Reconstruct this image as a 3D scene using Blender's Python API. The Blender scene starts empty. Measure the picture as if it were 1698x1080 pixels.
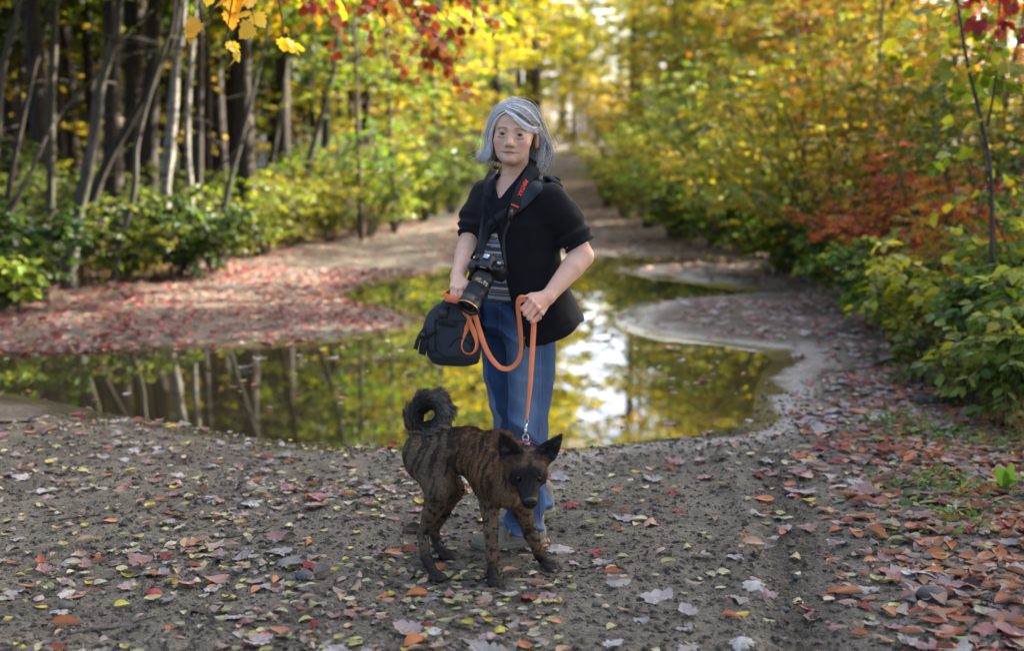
import bpy, math, random
import numpy as np
from math import radians as R, sin, cos, pi
random.seed(7)
rng = np.random.default_rng(11)
SC = bpy.context.scene
COL = SC.collection

# ------------------------------------------------------------------ camera
CAM_H, PITCH, FPX = 1.52, R(7.6), 2360.0          # focal length in photograph pixels (1698 wide)
cam_d = bpy.data.cameras.new('camera')
cam_d.sensor_width = 36.0
cam_d.sensor_fit = 'HORIZONTAL'
cam_d.lens = 36.0*FPX/1698.0
cam_d.clip_end = 2000.0
cam_d.clip_start = 0.05
cam_d.dof.use_dof = True
cam_d.dof.focus_distance = 5.05
cam_d.dof.aperture_fstop = 1.9
cam = bpy.data.objects.new('camera', cam_d)
COL.objects.link(cam)
cam.location = (0, 0, CAM_H)
cam.rotation_euler = (R(90)-PITCH, 0, 0)
SC.camera = cam

def ray(px, py):
    dx = (px-849.0)/FPX; dy = (540.0-py)/FPX
    return np.array([dx, cos(PITCH)+dy*sin(PITCH), -sin(PITCH)+dy*cos(PITCH)])
def P(px, py, Y):
    """world point of a photograph pixel at the depth Y"""
    d = ray(px, py)
    return np.array([0, 0, CAM_H]) + d*(Y/d[1])
def G(px, py, z=0.0):
    """world point of a photograph pixel on the level z"""
    d = ray(px, py)
    return np.array([0, 0, CAM_H]) + d*((z-CAM_H)/d[2])

# ------------------------------------------------------------------ meshes
def make_mesh(name, V, faces, mats=(), fmat=None, col=None, smooth=True, attrs=None):
    """faces: list of int arrays (n,k); fmat: list of per-array material index or arrays"""
    me = bpy.data.meshes.new(name)
    V = np.asarray(V, np.float32)
    faces = [np.asarray(f, np.int32) for f in faces if len(f)]
    me.vertices.add(len(V)); me.vertices.foreach_set('co', V.ravel())
    nl = sum(f.size for f in faces); npol = sum(len(f) for f in faces)
    me.loops.add(nl); me.polygons.add(npol)
    me.loops.foreach_set('vertex_index', np.concatenate([f.ravel() for f in faces]))
    tot = np.concatenate([np.full(len(f), f.shape[1], np.int32) for f in faces])
    st = np.concatenate([[0], np.cumsum(tot)[:-1]]).astype(np.int32)
    me.polygons.foreach_set('loop_start', st)
    if fmat is not None:
        fm = np.concatenate([np.broadcast_to(np.asarray(m, np.int32), (len(f),)) for f, m in zip(faces, fmat)])
        me.polygons.foreach_set('material_index', fm)
    me.polygons.foreach_set('use_smooth', np.full(npol, smooth, bool))
    for m in mats: me.materials.append(m)
    if col is not None:
        a = me.color_attributes.new('Col', 'FLOAT_COLOR', 'POINT')
        c = np.ones((len(V), 4), np.float32); c[:, :3] = np.asarray(col, np.float32)
        a.data.foreach_set('color', c.ravel())
    for k, v in (attrs or {}).items():
        a = me.attributes.new(k, 'FLOAT', 'POINT')
        a.data.foreach_set('value', np.asarray(v, np.float32))
    me.update(calc_edges=True)
    return me

def link(name, me, parent=None, loc=(0, 0, 0), rot=(0, 0, 0), scale=(1, 1, 1), color=None):
    o = bpy.data.objects.new(name, me)
    COL.objects.link(o)
    o.location = loc; o.rotation_euler = rot; o.scale = scale
    if parent is not None: o.parent = parent
    if color is not None: o.color = (*color[:3], 1)
    return o
def tag(o, label=None, cat=None, group=None, kind=None):
    if label: o['label'] = label
    if cat: o['category'] = cat
    if group: o['group'] = group
    if kind: o['kind'] = kind
    return o
def thing(name, label, cat, loc=(0, 0, 0), rot=(0, 0, 0), group=None):
    o = link(name, None, None, loc, rot)
    return tag(o, label, cat, group)

class Geo:
    """collects pieces with vertex colours, to be linked as one mesh object"""
    def __init__(s): s.V = []; s.F = {}; s.C = []; s.n = 0
    def add(s, V, faces, col=(1, 1, 1), mi=0):
        V = np.asarray(V, np.float32).reshape(-1, 3)
        c = np.asarray(col, np.float32)
        s.C.append(np.broadcast_to(c, (len(V), 3)))
        s.V.append(V)
        for f in (faces if isinstance(faces, list) else [faces]):
            f = np.asarray(f, np.int32)
            if len(f): s.F.setdefault((f.shape[1], mi), []).append(f+s.n)
        s.n += len(V)
    def tube(s, pts, rad, col=(1, 1, 1), n=8, mi=0, cap=True, flat=None):
        V, F = tube(pts, rad, n, cap, flat); s.add(V, F, col, mi)
    def mesh(s, name, mats, smooth=True):
        ks = list(s.F)
        return make_mesh(name, np.concatenate(s.V), [np.concatenate(s.F[k]) for k in ks], mats,
                         [k[1] for k in ks], np.concatenate(s.C), smooth)
    def build(s, name, mats, parent=None, smooth=True, **k):
        return link(name, s.mesh(name, mats if isinstance(mats, (list, tuple)) else [mats], smooth), parent, **k)

def unit(v):
    v = np.asarray(v, float); return v/np.maximum(np.linalg.norm(v, axis=-1, keepdims=True), 1e-9)
def spline(pts, n):
    """Catmull-Rom through pts, n samples"""
    p = np.asarray(pts, float)
    if len(p) == 2: return p[0]+(p[1]-p[0])*np.linspace(0, 1, n)[:, None]
    q = np.vstack([2*p[0]-p[1], p, 2*p[-1]-p[-2]])
    t = np.linspace(0, len(p)-1-1e-9, n); i = t.astype(int); u = (t-i)[:, None]
    a, b, c, d = q[i], q[i+1], q[i+2], q[i+3]
    return .5*(2*b+(c-a)*u+(2*a-5*b+4*c-d)*u*u+(3*b-a-3*c+d)*u**3)
def frames(p):
    """parallel-transport frames along a polyline"""
    t = unit(np.gradient(p, axis=0))
    a = np.array([0, 0, 1.0]) if abs(t[0, 2]) < .9 else np.array([1.0, 0, 0])
    n = np.zeros_like(p); n[0] = unit(np.cross(t[0], a))
    for i in range(1, len(p)):
        v = n[i-1]-t[i]*np.dot(n[i-1], t[i]); n[i] = unit(v)
    return t, n, np.cross(t, n)
def ring_faces(m, n, closed=True):
    i = np.arange(m-1)[:, None]*n; j = np.arange(n if closed else n-1)[None]; k = (j+1) % n
    return np.stack([i+j, i+k, i+n+k, i+n+j], -1).reshape(-1, 4)
def tube(pts, rad, n=8, cap=True, flat=None):
    p = np.asarray(pts, float); m = len(p); rad = np.broadcast_to(np.asarray(rad, float), (m,))
    t, a, b = frames(p)
    th = np.arange(n)*2*pi/n
    fl = 1.0 if flat is None else flat
    V = p[:, None]+rad[:, None, None]*(np.cos(th)[None, :, None]*a[:, None]+fl*np.sin(th)[None, :, None]*b[:, None])
    V = V.reshape(-1, 3); F = [ring_faces(m, n)]
    if cap:
        V = np.vstack([V, p[0], p[-1]]); j = np.arange(n); k = (j+1) % n
        F.append(np.stack([k, j, np.full(n, m*n)], 1)); F.append(np.stack([(m-1)*n+j, (m-1)*n+k, np.full(n, m*n+1)], 1))
    return V, F
def ribbon(pts, normals, width, thick=.003):
    """flat strap along pts; normals = facing direction of the flat side at each point"""
    p = np.asarray(pts, float); m = len(p)
    t = unit(np.gradient(p, axis=0)); nn = np.broadcast_to(np.asarray(normals, float), p.shape)
    nn = unit(nn-t*(nn*t).sum(1, keepdims=True)); s = np.cross(t, nn)
    w = np.broadcast_to(np.asarray(width, float), (m,))[:, None]/2; h = thick/2
    e = w-h*.6
    ring = [p+s*e+nn*h, p+s*w, p+s*e-nn*h, p-s*e-nn*h, p-s*w, p-s*e+nn*h]
    V = np.stack(ring, 1).reshape(-1, 3)
    return V, [ring_faces(m, 6), np.array([[5, 4, 3, 2], [5, 2, 1, 0]]) , np.array([[0, 1, 2, 3], [0, 3, 4, 5]])+(m-1)*6]
def box_geo(c, ax, size, bev=.15):
    """bevelled box: centre, 3 axis rows, size"""
    ax = np.asarray(ax, float); s = np.asarray(size, float)/2; b = min(s)*bev
    V = []; 
    for sx in (-1, 1):
        for sy in (-1, 1):
            for sz in (-1, 1):
                g = np.array([sx, sy, sz])
                for k in range(3):
                    q = g*(s-b); q[k] = g[k]*s[k]; V.append(q)
    V = np.array(V)
    idx = lambda sx, sy, sz, k: ((sx*2+sy)*2+sz)*3+k
    Q = []; T = []
    for k in range(3):
        o = [i for i in range(3) if i != k]
        for sg in (0, 1):
            ring = []
            for a, c2 in ((0, 0), (1, 0), (1, 1), (0, 1)):
                g = [0, 0, 0]; g[k] = sg; g[o[0]] = a; g[o[1]] = c2; ring.append(idx(*g, k))
            Q.append(ring)
    for k in range(3):                                         # edges along axis k
        o = [i for i in range(3) if i != k]
        for a in (0, 1):
            for c2 in (0, 1):
                g0 = [0, 0, 0]; g0[o[0]] = a; g0[o[1]] = c2; g1 = list(g0); g1[k] = 1
                Q.append([idx(*g0, o[0]), idx(*g0, o[1]), idx(*g1, o[1]), idx(*g1, o[0])])
    for a in (0, 1):
        for b2 in (0, 1):
            for c2 in (0, 1): T.append([idx(a, b2, c2, 0), idx(a, b2, c2, 1), idx(a, b2, c2, 2)])
    def out(F):
        F = np.array(F)
        return np.array([f if np.dot(np.cross(V[f[1]]-V[f[0]], V[f[2]]-V[f[0]]), V[f].mean(0)) > 0 else f[::-1] for f in F])
    return np.asarray(c)+V@ax, [out(Q), out(T)]
def ball(c, r, nu=16, nv=10, ax=np.eye(3)):
    th = np.linspace(0, pi, nv+1)[1:-1]; ph = np.arange(nu)*2*pi/nu
    V = np.stack([np.sin(th)[:, None]*np.cos(ph), np.sin(th)[:, None]*np.sin(ph), np.repeat(np.cos(th)[:, None], nu, 1)], -1).reshape(-1, 3)
    V = np.vstack([V, [0, 0, 1], [0, 0, -1]]); n = len(V)
    j = np.arange(nu); k = (j+1) % nu
    F = [ring_faces(nv-1, nu)[:, ::-1], np.stack([j, k, np.full(nu, n-2)], 1), np.stack([(nv-2)*nu+k, (nv-2)*nu+j, np.full(nu, n-1)], 1)]
    return np.asarray(c)+(V*np.asarray(r))@np.asarray(ax), [f for f in F if len(f)]
def lathe(prof, c, axis, n=28):
    """profile [(along, radius)...] about an axis from c"""
    ax = unit(axis); a = unit(np.cross(ax, [0, 0, 1] if abs(ax[2]) < .9 else [1, 0, 0])); b = np.cross(ax, a)
    th = np.arange(n)*2*pi/n; pr = np.asarray(prof, float)
    V = np.asarray(c)+pr[:, 0, None, None]*ax+pr[:, 1, None, None]*(np.cos(th)[:, None]*a+np.sin(th)[:, None]*b)[None]
    return V.reshape(-1, 3), [ring_faces(len(pr), n)]

# ------------------------------------------------------------------ noise
def _hash(ix, iy, iz, seed):
    h = (ix.astype(np.int64)*374761393+iy.astype(np.int64)*668265263+iz.astype(np.int64)*2147483647+seed*974711) & 0x7fffffff
    h = ((h ^ (h >> 13))*1274126177) & 0x7fffffff
    return ((h ^ (h >> 16)) & 0xffff)/65535.0
def noise(p, scale=1.0, seed=0):
    """value noise in -1..1; p (n,3) or (n,2)"""
    p = np.asarray(p, float)
    if p.shape[1] == 2: p = np.column_stack([p, np.zeros(len(p))])
    q = p*scale; i = np.floor(q).astype(np.int64); f = q-i; f = f*f*(3-2*f)
    r = 0
    for dx in (0, 1):
        wx = f[:, 0] if dx else 1-f[:, 0]
        for dy in (0, 1):
            wy = f[:, 1] if dy else 1-f[:, 1]
            for dz in (0, 1):
                wz = f[:, 2] if dz else 1-f[:, 2]
                r = r+wx*wy*wz*_hash(i[:, 0]+dx, i[:, 1]+dy, i[:, 2]+dz, seed)
    return r*2-1
def fbm(p, scale=1.0, oct=4, seed=0, gain=.5):
    a = 1.0; s = 0
    for o in range(oct): s = s+a*noise(p, scale*2**o, seed+o*17); a *= gain
    return s
def sstep(a, b, x):
    t = np.clip((x-a)/(b-a), 0, 1); return t*t*(3-2*t)

# ------------------------------------------------------------------ implicit surfaces (smooth bodies)
def d_cap(a, b, ra, rb):
    a = np.asarray(a, float); b = np.asarray(b, float); ba = b-a; L = max(ba@ba, 1e-12)
    def f(p):
        t = np.clip(((p-a)@ba)/L, 0, 1); return np.linalg.norm(p-a-t[:, None]*ba, axis=1)-(ra+t*(rb-ra))
    return f
def d_ell(c, r, M=None):
    c = np.asarray(c, float); r = np.asarray(r, float)
    M = None if M is None else np.asarray(M, float)
    def f(p):
        q = p-c
        if M is not None: q = q@M.T
        k0 = np.linalg.norm(q/r, axis=1); k1 = np.linalg.norm(q/(r*r), axis=1)
        return k0*(k0-1)/np.maximum(k1, 1e-9)
    return f
def d_loft(keys, e=2.0):
    """stack of ellipses keyed by height: (z, cx, cy, rx, ry, yaw_deg)"""
    K = np.array(sorted(keys), float)
    def f(p):
        z = p[:, 2]; v = [np.interp(z, K[:, 0], K[:, i]) for i in range(1, 6)]
        ya = np.radians(v[4]); dx = p[:, 0]-v[0]; dy = p[:, 1]-v[1]
        u = dx*np.cos(ya)+dy*np.sin(ya); w = -dx*np.sin(ya)+dy*np.cos(ya)
        k0 = np.power(np.abs(u/v[2])**e+np.abs(w/v[3])**e, 1/e)
        k1 = np.sqrt((u/v[2]**2)**2+(w/v[3]**2)**2)
        d = np.where(k0 > .3, k0*(k0-1)/np.maximum(k1, 1e-6), -.7*np.minimum(v[2], v[3]))
        return np.maximum(d, np.maximum(K[0, 0]-z, z-K[-1, 0]))
    return f
def d_path(pts, rad, k=.0):
    """round tube along a polyline with radii"""
    pts = np.asarray(pts, float); fs = [d_cap(pts[i], pts[i+1], rad[i], rad[i+1]) for i in range(len(pts)-1)]
    def f(p):
        d = fs[0](p)
        for g in fs[1:]:
            e = g(p); d = smin(d, e, k) if k > 0 else np.minimum(d, e)
        return d
    return f
def smin(a, b, k):
    h = np.clip(.5+.5*(b-a)/k, 0, 1); return b*(1-h)+a*h-k*h*(1-h)
def smax(a, b, k): return -smin(-a, -b, k)

def axis_steps(segs):
    """[(start, step), ..., (end,)] -> coordinates"""
    out = []
    for i in range(len(segs)-1):
        a, st = segs[i]; b = segs[i+1][0]; n = max(1, int(round((b-a)/st))); out.append(np.linspace(a, b, n, endpoint=False))
    return np.concatenate(out+[[segs[-1][0]]])
def surface(f, xs, ys, zs, stride=5):
    """naive surface nets of f<0 on a rectilinear grid, sampled only near the surface"""
    nx, ny, nz = len(xs), len(ys), len(zs)
    cx, cy, cz = [np.unique(np.concatenate([np.arange(0, n, stride), [n-1]])) for n in (nx, ny, nz)]
    g = np.stack(np.meshgrid(xs[cx], ys[cy], zs[cz], indexing='ij'), -1)
    dc = f(g.reshape(-1, 3)).reshape(len(cx), len(cy), len(cz))
    diag = math.sqrt(sum((stride*np.max(np.diff(a)))**2 for a in (xs, ys, zs)))
    near = np.abs(dc) < diag*1.15+.004
    bl = np.zeros((len(cx)-1, len(cy)-1, len(cz)-1), bool)
    for a in (0, 1):
        for b in (0, 1):
            for c in (0, 1): bl |= near[a:len(cx)-1+a, b:len(cy)-1+b, c:len(cz)-1+c]
    def up(n, c): return np.minimum(np.arange(n)//stride, len(c)-2)
    iu, ju, ku = up(nx, cx), up(ny, cy), up(nz, cz)
    mask = bl[np.ix_(iu, ju, ku)]
    D = np.where(dc[np.ix_(iu, ju, ku)] < 0, -1., 1.).astype(np.float32)
    I = np.argwhere(mask)
    pts = np.column_stack([xs[I[:, 0]], ys[I[:, 1]], zs[I[:, 2]]])
    val = np.concatenate([f(pts[i:i+400000]) for i in range(0, len(pts), 400000)])
    D[I[:, 0], I[:, 1], I[:, 2]] = val
    S = D < 0
    c8 = [S[a:nx-1+a, b:ny-1+b, c:nz-1+c] for a in (0, 1) for b in (0, 1) for c in (0, 1)]
    al = c8[0].copy(); an = c8[0].copy()
    for s in c8[1:]: al &= s; an |= s
    act = an & ~al
    A = np.argwhere(act); ids = np.full(act.shape, -1, np.int32); ids[act] = np.arange(len(A))
    cor = np.array([(a, b, c) for a in (0, 1) for b in (0, 1) for c in (0, 1)])
    acc = np.zeros((len(A), 3)); cnt = np.zeros(len(A))
    for i in range(8):
        for j in range(i+1, 8):
            if np.abs(cor[i]-cor[j]).sum() != 1: continue
            p0 = A+cor[i]; p1 = A+cor[j]
            d0 = D[p0[:, 0], p0[:, 1], p0[:, 2]]; d1 = D[p1[:, 0], p1[:, 1], p1[:, 2]]
            m = (d0 < 0) != (d1 < 0); t = np.where(m, d0/np.where(m, d0-d1, 1), 0)[:, None]
            w0 = np.column_stack([xs[p0[:, 0]], ys[p0[:, 1]], zs[p0[:, 2]]]); w1 = np.column_stack([xs[p1[:, 0]], ys[p1[:, 1]], zs[p1[:, 2]]])
            acc += np.where(m[:, None], w0+(w1-w0)*t, 0); cnt += m
    V = acc/cnt[:, None]
    Fs = []
    for ax in range(3):
        sl0 = [slice(1, -1)]*3; sl1 = [slice(1, -1)]*3; sl0[ax] = slice(0, -1); sl1[ax] = slice(1, None)
        s0, s1 = S[tuple(sl0)], S[tuple(sl1)]
        for sgn in (0, 1):
            E = np.argwhere((s0 & ~s1) if sgn == 0 else (~s0 & s1)); o = [k for k in range(3) if k != ax]
            if not len(E): continue
            base = E.copy(); base[:, o[0]] += 1; base[:, o[1]] += 1
            q = []
            for da, db in ((-1, -1), (0, -1), (0, 0), (-1, 0)):
                c = base.copy(); c[:, o[0]] += da; c[:, o[1]] += db; q.append(ids[c[:, 0], c[:, 1], c[:, 2]])
            q = np.stack(q, 1)
            flip = (sgn == 1) ^ (ax == 1)
            Fs.append(q[:, ::-1] if flip else q)
    F = np.concatenate(Fs); F = F[(F >= 0).all(1)]
    return V, F

# ------------------------------------------------------------------ materials
def new_mat(name):
    m = bpy.data.materials.new(name); m.use_nodes = True; nt = m.node_tree; nt.nodes.clear()
    out = nt.nodes.new('ShaderNodeOutputMaterial')
    return m, nt, out
class NT:
    def __init__(s, name): s.m, s.nt, s.out = new_mat(name)
    def n(s, t, **k):
        nd = s.nt.nodes.new(t)
        for a, b in k.items():
            if a in ('i',):
                for q, v in b.items():
                    if isinstance(v, bpy.types.NodeSocket): s.nt.links.new(v, nd.inputs[q])
                    else: nd.inputs[q].default_value = v
            else: setattr(nd, a, b)
        return nd
    def mix(s, fac, a, b, mode='MIX'):
        nd = s.nt.nodes.new('ShaderNodeMix'); nd.data_type = 'RGBA'; nd.blend_type = mode
        for q, v in ((0, fac), (6, a), (7, b)):
            if isinstance(v, bpy.types.NodeSocket): s.nt.links.new(v, nd.inputs[q])
            else: nd.inputs[q].default_value = v if q == 0 else (*v[:3], 1)
        return nd.outputs[2]
    def math(s, op, a, b=0.0, c=None):
        nd = s.nt.nodes.new('ShaderNodeMath'); nd.operation = op
        for q, v in enumerate((a, b) if c is None else (a, b, c)):
            if isinstance(v, bpy.types.NodeSocket): s.nt.links.new(v, nd.inputs[q])
            else: nd.inputs[q].default_value = v
        return nd.outputs[0]
    def ramp(s, fac, stops, interp='LINEAR'):
        nd = s.nt.nodes.new('ShaderNodeValToRGB'); s.nt.links.new(fac, nd.inputs[0]); cr = nd.color_ramp; cr.interpolation = interp
        while len(cr.elements) < len(stops): cr.elements.new(.5)
        for e, (p, c) in zip(cr.elements, stops): e.position = p; e.color = (*c[:3], 1) if not np.isscalar(c) else (c, c, c, 1)
        return nd.outputs[0]
    def noise(s, scale, detail=4, rough=.55, vec=None, dist=0.0, out=0):
        nd = s.n('ShaderNodeTexNoise', i={'Scale': scale, 'Detail': detail, 'Roughness': rough, 'Distortion': dist})
        if vec is not None: s.nt.links.new(vec, nd.inputs['Vector'])
        return nd.outputs[out]
    def obj(s): return s.n('ShaderNodeTexCoord').outputs['Object']
    def scaled(s, v, sc):
        return s.n('ShaderNodeMapping', i={'Vector': v, 'Scale': sc}).outputs[0]
    def attr(s, name, out='Color'): return s.n('ShaderNodeAttribute', attribute_name=name).outputs[out]
    def bump(s, h, strength=.3, dist=.01, normal=None):
        nd = s.n('ShaderNodeBump', i={'Height': h, 'Strength': strength, 'Distance': dist})
        if normal is not None: s.nt.links.new(normal, nd.inputs['Normal'])
        return nd.outputs[0]
    def principled(s, **k):
        nd = s.n('ShaderNodeBsdfPrincipled', i={a.replace('_', ' '): ((*b, 1) if isinstance(b, tuple) and len(b) == 3 and a.endswith('Color') else b) for a, b in k.items()})
        s.nt.links.new(nd.outputs[0], s.out.inputs[0]); return nd
def plain(name, col, rough=.6, bumpscale=None, bumpstr=.2, spec=.5, metal=0.0, vary=.12, attr=False):
    """a procedural surface: base colour with gentle mottling, optional fine bump"""
    t = NT(name); v = t.obj()
    nz = t.noise(35, 4, .6, v)
    base = t.attr('Col') if attr else (*col, 1)
    if attr: base = t.mix(1.0, base, (*col, 1), 'MULTIPLY')
    lo = t.mix(1.0, base, (1-vary,)*3, 'MULTIPLY'); hi = t.mix(1.0, base, (1+vary,)*3, 'MULTIPLY')
    c = t.mix(nz, lo, hi)
    b = t.principled(Roughness=rough, Metallic=metal)
    b.inputs['Specular IOR Level'].default_value = spec
    t.nt.links.new(c, b.inputs['Base Color'])
    if bumpscale: t.nt.links.new(t.bump(t.noise(bumpscale, 3, .6, v), bumpstr, .004), b.inputs['Normal'])
    return t.m
# ================================================================== light and sky
SUN_AZ, SUN_EL = R(62), R(36)
w = bpy.data.worlds.new('World'); SC.world = w; w.use_nodes = True
nt = w.node_tree; nt.nodes.clear()
sky = nt.nodes.new('ShaderNodeTexSky'); sky.sky_type = 'NISHITA'; sky.sun_disc = False
sky.sun_elevation = SUN_EL; sky.sun_rotation = SUN_AZ; sky.air_density = .55; sky.dust_density = 4.0; sky.ozone_density = .4
bg = nt.nodes.new('ShaderNodeBackground'); bg.inputs[1].default_value = 0.15
wo = nt.nodes.new('ShaderNodeOutputWorld'); nt.links.new(sky.outputs[0], bg.inputs[0]); nt.links.new(bg.outputs[0], wo.inputs[0])
from mathutils import Vector
sd_ = bpy.data.lights.new('sun', 'SUN'); sd_.energy = 4.6; sd_.angle = R(.55); sd_.color = (1.0, .90, .74)
sun = bpy.data.objects.new('sun', sd_); COL.objects.link(sun)
sun.rotation_euler = Vector((sin(SUN_AZ)*cos(SUN_EL), cos(SUN_AZ)*cos(SUN_EL), sin(SUN_EL))).to_track_quat('Z', 'Y').to_euler()
vs = SC.view_settings; vs.view_transform = 'Standard'; vs.look = 'None'; vs.exposure = EXPOSURE = 2.98; vs.gamma = 1.0
cy = SC.cycles
cy.max_bounces = 7; cy.diffuse_bounces = 4; cy.glossy_bounces = 3; cy.transmission_bounces = 4; cy.transparent_max_bounces = 6
cy.sample_clamp_indirect = 6.0; cy.use_denoising = True; cy.caustics_reflective = False; cy.caustics_refractive = False

# ================================================================== ground
PUD = np.array([G(*q)[:2] for q in [(-210, 612), (-100, 592), (0, 594), (100, 589), (240, 583), (430, 578), (540, 570), (620, 560), (700, 545), (712, 535),
    (700, 523), (660, 515), (600, 505), (562, 491), (600, 476), (680, 461), (760, 450), (850, 440), (940, 428), (1000, 424), (1090, 429), (1190, 431), (1194, 435),
    (1080, 437), (1022, 441), (1042, 455), (1090, 464), (1150, 471), (1238, 485), (1190, 489), (1130, 492), (1060, 500), (1026, 515), (1013, 532), (1035, 551),
    (1090, 565), (1180, 573), (1265, 586), (1282, 600), (1264, 620), (1252, 650), (1247, 690), (1220, 712), (1150, 724), (1050, 734), (960, 744), (850, 748),
    (750, 745), (650, 742), (560, 741), (480, 735), (390, 720), (300, 705), (200, 690), (100, 668), (0, 648), (-150, 632)]])
def sd_poly(p, poly):
    """signed distance to a polygon, negative inside"""
    p = np.asarray(p, float); out = np.empty(len(p))
    a = poly; b = np.roll(poly, -1, 0); e = b-a; L = (e*e).sum(1)
    for i in range(0, len(p), 60000):
        q = p[i:i+60000]
        v = q[:, None]-a[None]; t = np.clip((v*e).sum(2)/L, 0, 1)
        d = np.sqrt(((v-t[..., None]*e)**2).sum(2)).min(1)
        c = ((a[None, :, 1] <= q[:, 1:2]) != (b[None, :, 1] <= q[:, 1:2])) & (q[:, :1] < a[None, :, 0]+(q[:, 1:2]-a[None, :, 1])*e[None, :, 0]/np.where(e[None, :, 1] == 0, 1e-9, e[None, :, 1]))
        out[i:i+60000] = np.where(c.sum(1) % 2 == 1, -d, d)
    return out
RY = np.array([(0, 2.1), (4, 2.2), (7.5, 2.75), (10.7, 3.3), (14.7, 3.75), (18.5, 3.6), (22, 2.4), (30, 2.6), (45, 3.3), (75, 5.2), (90, 6)])
LY = np.array([(0, -3.6), (8, -5), (12.4, -4.7), (14.4, -3.9), (19, -3.1), (25, -1.6), (45, .5), (75, 2.1), (90, 3)])
def edge_r(y): return np.interp(y, RY[:, 0], RY[:, 1])
def edge_l(y): return np.interp(y, LY[:, 0], LY[:, 1])
def ground_z(x, y, detail=True):
    x = np.atleast_1d(np.asarray(x, float)); y = np.atleast_1d(np.asarray(y, float)); p = np.column_stack([x, y])
    sd = sd_poly(p, PUD)
    z = np.where(sd > 0, .05*(1-np.exp(-np.maximum(sd, 0)/.55)), -.14*(1-np.exp(np.minimum(sd, 0)/.5)))
    ar = x-edge_r(y); al = edge_l(y)-x
    z += .38*sstep(.0, 2.2, ar)*sstep(2, 7, y)+.9*sstep(2, 14, ar)+.16*sstep(0, 2.0, al)+.5*sstep(3, 25, al)
    z += 1.15*sstep(34, 80, y)+2.0*sstep(95, 150, y)
    am = np.clip(np.abs(sd)/.5, .12, 1)
    z += am*(.018*fbm(p, 1.3, 2, 3)+.05*np.clip(np.maximum(ar, al), 0, 1)*fbm(p, 1.1, 2, 8))
    if detail:
        near = np.exp(-np.maximum(y-4, 0)/9)
        z += am*near*(.0060*fbm(p, 7, 2, 4)+.0045*np.abs(fbm(p, 26, 3, 5)))
        # the tyre rut on the right: a crumbly strip with a slight trough
        ru = x-np.interp(y, [3.5, 4.6, 5.6, 7.5], [.78, .93, 1.12, 1.25]); ru2 = np.exp(-(ru/.11)**2)*sstep(7.6, 6.2, y)
        z += ru2*(-.026+.020*np.abs(fbm(p, 34, 2, 9))+.009*np.sin(y*58+ru*12))
        ru = x-np.interp(y, [3.5, 5.6, 7.5], [.62, .93, 1.06]); z += np.exp(-(ru/.06)**2)*.016*sstep(7.6, 6.2, y)*(1+.6*fbm(p, 22, 2, 12))
    ft = np.exp(-np.maximum(np.hypot((x+.08)/.62, (y-5.0)/.62)-.55, 0)**2/.05); z = z*(1-ft)+ft*(.010+.15*(z-.045))
    return z
def gz(x, y): return float(ground_z(x, y)[0])

ys_ = [-40, -25, -15, -8, -4, -1, 1.2, 2.4, 3.0]; yv = 3.3
while yv < 210:
    ys_.append(yv); yv *= 1.0052 if yv < 9 else (1.008 if yv < 25 else 1.03)
ys_ = np.array(ys_)
u = np.linspace(-1, 1, 560)
fine = u[None]*(.44*np.maximum(ys_, 3.4))[:, None]
ext = np.array([.6, 1.5, 3, 5.5, 9, 14, 22, 34, 50, 75])
XX = np.hstack([fine[:, :1]-ext[::-1][None], fine, fine[:, -1:]+ext[None]])
YY = np.repeat(ys_[:, None], XX.shape[1], 1)
gp_ = np.column_stack([XX.ravel(), YY.ravel()])
GZ = ground_z(gp_[:, 0], gp_[:, 1])
SDv = sd_poly(gp_, PUD)
GV = np.column_stack([gp_, GZ]); GF = ring_faces(len(ys_), XX.shape[1], False)[:, ::1]

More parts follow.
